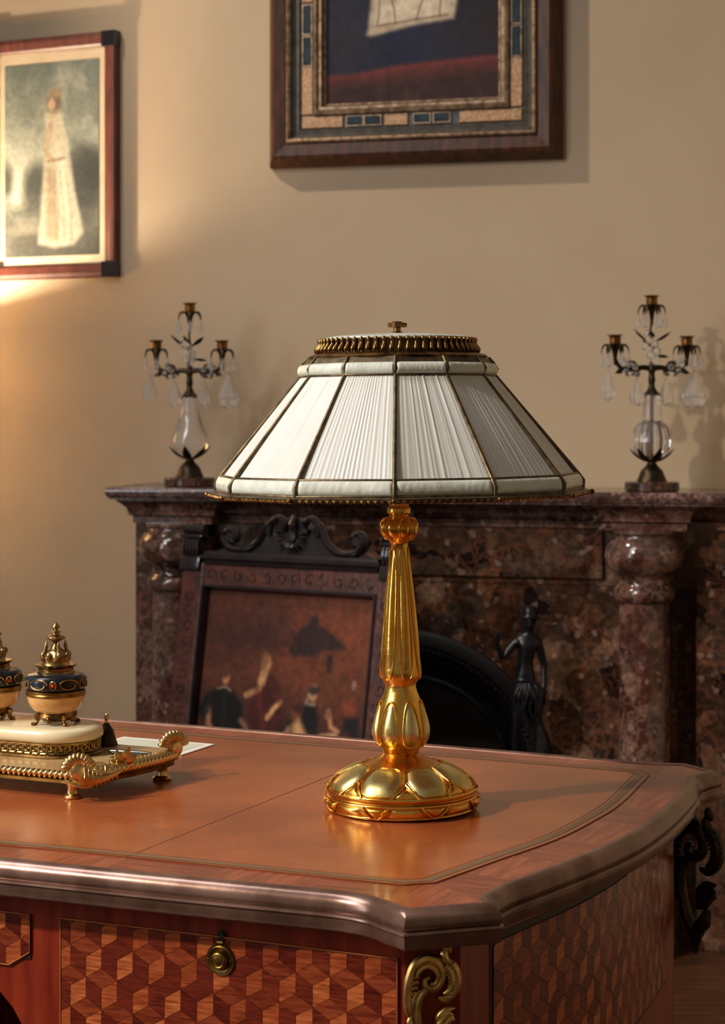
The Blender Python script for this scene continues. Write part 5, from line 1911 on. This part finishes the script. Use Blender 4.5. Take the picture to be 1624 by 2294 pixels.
def candelabrum(loc, rz, label, pear):
    t = thing('candelabrum', label, 'candelabrum', loc, rz, 'crystal candelabra on the mantelshelf')
    q = lambda cy: (2210 - cy) * 0.0002020
    k = 0.000202
    MB().lathe([(0.001, 0), (0.058, 0), (0.060, .002), (0.060, q(2130)), (0.057, q(2112)), (0.030, q(2106))], 40).build('plinth', M['cand_base'], t)
    MB().lathe(smooth_prof([(0.034, q(2108)), (0.032, q(2090)), (0.0285, q(2050)), (0.0235, q(1990)), (0.0150, q(1945)), (0.0105, q(1915)), (0.0100, q(1890)), (0.0125, q(1870))], 3), 28).build('bell_foot', M['cand_iron'], t, angle=60)
    for i in range(6):
        a = 2 * PI * i / 6 + .1
        s_, c_ = math.sin(a), -math.cos(a)
        mb = MB()
        P = cr([(0.010 * s_, .010 * c_, q(1895)), (0.020 * s_, .020 * c_, q(1870)), (0.037 * s_, .037 * c_, q(1815)), (0.0500 * s_, .0500 * c_, q(1742))], 4)
        mb.tube(P, [.003, .005, .007, .0085, .0095, .010, .010, .0095, .0085, .007, .005, .003, .0006], 8, flat=(1, .3), fdir=(c_, -s_, 0))
        mb.build('calyx_leaf', M['cand_iron'], t, angle=60)
    if pear:
        pr = [(0.008, q(1885)), (0.024, q(1855)), (0.038, q(1790)), (0.0425, q(1720)), (0.0405, q(1640)), (0.034, q(1540)), (0.026, q(1430)), (0.021, q(1320)), (0.0185, q(1230)), (0.016, q(1175)), (0.008, q(1165))]
        MB().lathe(smooth_prof(pr, 4), 32).build('crystal_body', M['glass'], t, angle=60)
    else:
        pr = [(0.008, q(1885)), (0.022, q(1860)), (0.036, q(1800)), (0.0430, q(1715)), (0.0435, q(1640)), (0.0395, q(1550)), (0.031, q(1485)), (0.020, q(1452))]
        MB().lathe(smooth_prof(pr, 4), 14).build('crystal_body', M['glass'], t, angle=20)
        MB().lathe(smooth_prof([(0.020, q(1450)), (0.0235, q(1430)), (0.0215, q(1330)), (0.0215, q(1240)), (0.0225, q(1190)), (0.016, q(1160))], 3), 24).build('crystal_neck', M['glass'], t, angle=60)
        mb = MB()
        for i in range(5):
            a = 2 * PI * i / 5
            mb.tube([(.014 * math.sin(a), .014 * math.cos(a), q(1830)), (.017 * math.sin(a), .017 * math.cos(a), q(1650)), (.012 * math.sin(a), .012 * math.cos(a), q(1500))], .0022, 6)
        mb.tube([(0, 0, q(1880)), (0, 0, q(1170))], .003, 8)
        mb.build('inner_rods', M['cand_brass'], t)
    mb = MB()
    mb.lathe(smooth_prof([(0.017, q(1180)), (0.014, q(1150)), (0.009, q(1100)), (0.0065, q(1060)), (0.008, q(1000)), (0.0065, q(940)), (0.0085, q(890)), (0.0065, q(850)), (0.0045, q(800))], 3), 20)
    mb.tube(cr([(0, 0, q(800)), (0.004, 0, q(640)), (-.002, .002, q(480)), (0, 0, q(330)), (0, 0, q(190))], 4), .0026, 8)
    for i in range(6):
        a = 2 * PI * i / 6
        s_, c_ = math.sin(a), -math.cos(a)
        mb.tube([(0.006 * s_, .006 * c_, q(1120)), (0.014 * s_, .014 * c_, q(1165)), (0.018 * s_, .018 * c_, q(1195))], [.004, .004, .001], 6)
    mb.build('stem', M['cand_iron'], t, angle=60)
    # drop shapes
    drops = MB()

    def drop(top, ln, wd, m='glass', nm='crystal_drop', seg=10):
        pr_ = [(0.0008, 0), (wd * .22, -ln * .08), (wd * .55, -ln * .34), (wd, -ln * .66), (wd * .82, -ln * .88), (0.0008, -ln)]
        MB().lathe(pr_, seg, top).build(nm, M[m], t, smooth=seg > 8, angle=25)

    def bead(c, r):
        MB().ball(c, r, 10, 8).build('crystal_bead', M['glass'], t)

    def socket(x, y, zbase, hh, nm='candle_socket'):
        """hh: height of the cup base above zbase"""
        zc_ = zbase
        MB().lathe(smooth_prof([(0.0115, zc_), (0.0125, zc_ + .003), (0.0125, zc_ + .016), (0.0140, zc_ + .0185), (0.0170, zc_ + .0200), (0.0172, zc_ + .0215), (0.0110, zc_ + .0212)], 2), 20, (x, y, 0)).build(nm, M['cand_brass'], t)
        mb = MB()
        mb.lathe(smooth_prof([(0.0030, zc_ - .045), (0.0045, zc_ - .028), (0.0090, zc_ - .008), (0.0160, zc_ + .0), (0.0120, zc_ + .001)], 2), 18, (x, y, 0))
        for i in range(6):
            a = 2 * PI * i / 6 + .35
            s_, c_ = math.sin(a), -math.cos(a)
            P = cr([(x + .012 * s_, y + .012 * c_, zc_ - .001), (x + .022 * s_, y + .022 * c_, zc_ - .001), (x + .028 * s_, y + .028 * c_, zc_ - .008), (x + .030 * s_, y + .030 * c_, zc_ - .020)], 3)
            mb.tube(P, [.003, .0044, .0054, .0056, .005, .0044, .0036, .003, .0024, .0014], 6, flat=(1, .5), fdir=(c_, -s_, 0))
        mb.build('drip_pan', M['cand_iron'], t, angle=60)
        for i in range(6):
            a = 2 * PI * i / 6 + .35
            s_, c_ = math.sin(a), -math.cos(a)
            drop((x + .030 * s_, y + .030 * c_, zc_ - .020), .030, .0066, 'frost')
    socket(0, 0, q(190), 0)
    arms = [(-90, .083, q(620)), (90, .080, q(630))]
    for i, (ad, ln, zc_) in enumerate(arms):
        a = R(ad)
        s_, c_ = math.sin(a), -math.cos(a)
        mb = MB()
        P = cr([(0.003 * s_, .003 * c_, q(880)), (0.25 * ln * s_, .25 * ln * c_, q(868)), (0.62 * ln * s_, .62 * ln * c_, q(890)), (0.9 * ln * s_, .9 * ln * c_, q(850)), (ln * s_, ln * c_, q(760)), (ln * s_, ln * c_, zc_ - .02)], 4)
        mb.tube(P, [.0064 - .0026 * j / (len(P) - 1) for j in range(len(P))], 8)
        P = cr([(0.60 * ln * s_, .60 * ln * c_, q(885)), (0.70 * ln * s_, .70 * ln * c_, q(930)), (0.62 * ln * s_, .62 * ln * c_, q(965))], 3)
        mb.tube(P, [.004, .004, .0036, .003, .0026, .002, .0014], 6)
        mb.build('arm', M['cand_iron'], t, angle=60)
        socket(ln * s_, ln * c_, zc_, 0)
        big = (ad == 90)
        # pendant below the arm end and one nearer the stem
        ex, ey = (ln + .016) * s_, (ln + .016) * c_
        bead((ex, ey, q(850)), .006)
        drop((ex, ey, q(890)), .088 if big else .070, .028 if big else .018, 'frost', seg=8)
        bead((.42 * ln * s_ + .006 * c_, .42 * ln * c_ + .006 * s_, q(940)), .0075)
        drop((.42 * ln * s_ + .006 * c_, .42 * ln * c_ + .006 * s_, q(985)), .062, .0185, 'glass', seg=8)
    for ad, ln in ((-90, .083), (90, .080)):
        a = R(ad)
        s_, c_ = math.sin(a), -math.cos(a)
        for fr, up, yy in ((.38, .016, -.012), (.52, .012, .012), (.8, -.012, -.012), (.30, -.016, .010)):
            mb = MB()
            mb.tube(cr([(fr * ln * s_, 0, q(875)), (fr * ln * s_ + .008 * s_, yy * .6, q(875) + up * .6), (fr * ln * s_ + .020 * s_, yy, q(875) + up)], 4), [.0016, .003, .005, .0062, .0064, .0056, .004, .0022, .0005], 8, flat=(1, .35), fdir=(0, .5, 1))
            mb.build('leaf', M['cand_iron'], t, angle=60)
        bead((.5 * ln * s_, -.012, q(860)), .008)
        bead((.72 * ln * s_, -.010, q(905)), .0065)
    # leaves and beads on the upper stem
    for i, (ad, z_, ln, up) in enumerate([(70, 590, .042, .022), (-75, 600, .046, .030), (100, 735, .042, -.004), (-20, 560, .022, .018), (200, 640, .03, .02)]):
        a = R(ad)
        s_, c_ = math.sin(a), -math.cos(a)
        mb = MB()
        mb.tube(cr([(0.003 * s_, .003 * c_, q(z_)), (ln * .5 * s_, ln * .5 * c_, q(z_) + up * .35), (ln * s_, ln * c_, q(z_) + up)], 4), [.0022, .0026, .0036, .0056, .0074, .008, .007, .004, .0006], 8, flat=(1, .35), fdir=(c_, -s_, 0.3))
        mb.build('leaf', M['cand_iron'], t, angle=60)
    for i, (ad, r_, z_, br_) in enumerate([(-60, .014, 500, .009), (-40, .013, 560, .010), (-80, .016, 640, .009), (20, .012, 610, .008), (60, .012, 690, .010), (-30, .012, 740, .009), (150, .012, 700, .009), (40, .010, 790, .011)]):
        a = R(ad)
        bead((r_ * math.sin(a), -r_ * math.cos(a), q(z_)), br_)
    return t


p = wl(0.5686, -0.03)
candelabrum((p[0], p[1], SH + .0003), R(8), 'crystal candelabrum with a round faceted globe on the right of the mantelshelf', False)
p = wl(-0.510, -0.03)
candelabrum((p[0], p[1], SH + .0003), R(-14), 'crystal candelabrum with a smooth pear-shaped body on the left of the mantelshelf', True)

# ------------------------------------------------------------------ the lamp on the wall just left of the view
SC = Vector((-1.288, 4.78, 1.345))
sco = thing('floor_lamp', 'drum-shaded floor lamp just left of the view beside the framed print', 'lamp', (SC.x, SC.y, 0), 0)
mb = MB()
mb.lathe([(0.150, -.16), (0.150, .052), (0.148, .052), (.148, -.16), (.001, -.16), (.001, -.158)], 36, (0, 0, SC.z), cap=False)
mb.build('lamp_shade', M['linen'], sco)
mb = MB()
mb.lathe([(0.001, 0), (.13, 0), (.13, .012), (.03, .03), (.011, .05), (.010, SC.z - .05), (.016, SC.z - .045), (.016, SC.z - .02), (.001, SC.z - .018)], 24)
for k in range(3):
    mb.tube([(0.012 * math.sin(2.1 * k), .012 * math.cos(2.1 * k), SC.z - .04), (.148 * math.sin(2.1 * k), .148 * math.cos(2.1 * k), SC.z - .04)], .002, 6)
mb.build('stand', M['brass_old'], sco)
bd = bpy.data.lights.new('bulb', 'POINT')
bd.energy = 66.0
bd.color = (1.0, 0.86, 0.66)
bd.shadow_soft_size = 0.016
bo = bpy.data.objects.new('bulb', bd)
COL.objects.link(bo)
bo.parent = sco
bo.location = (0, 0, SC.z)
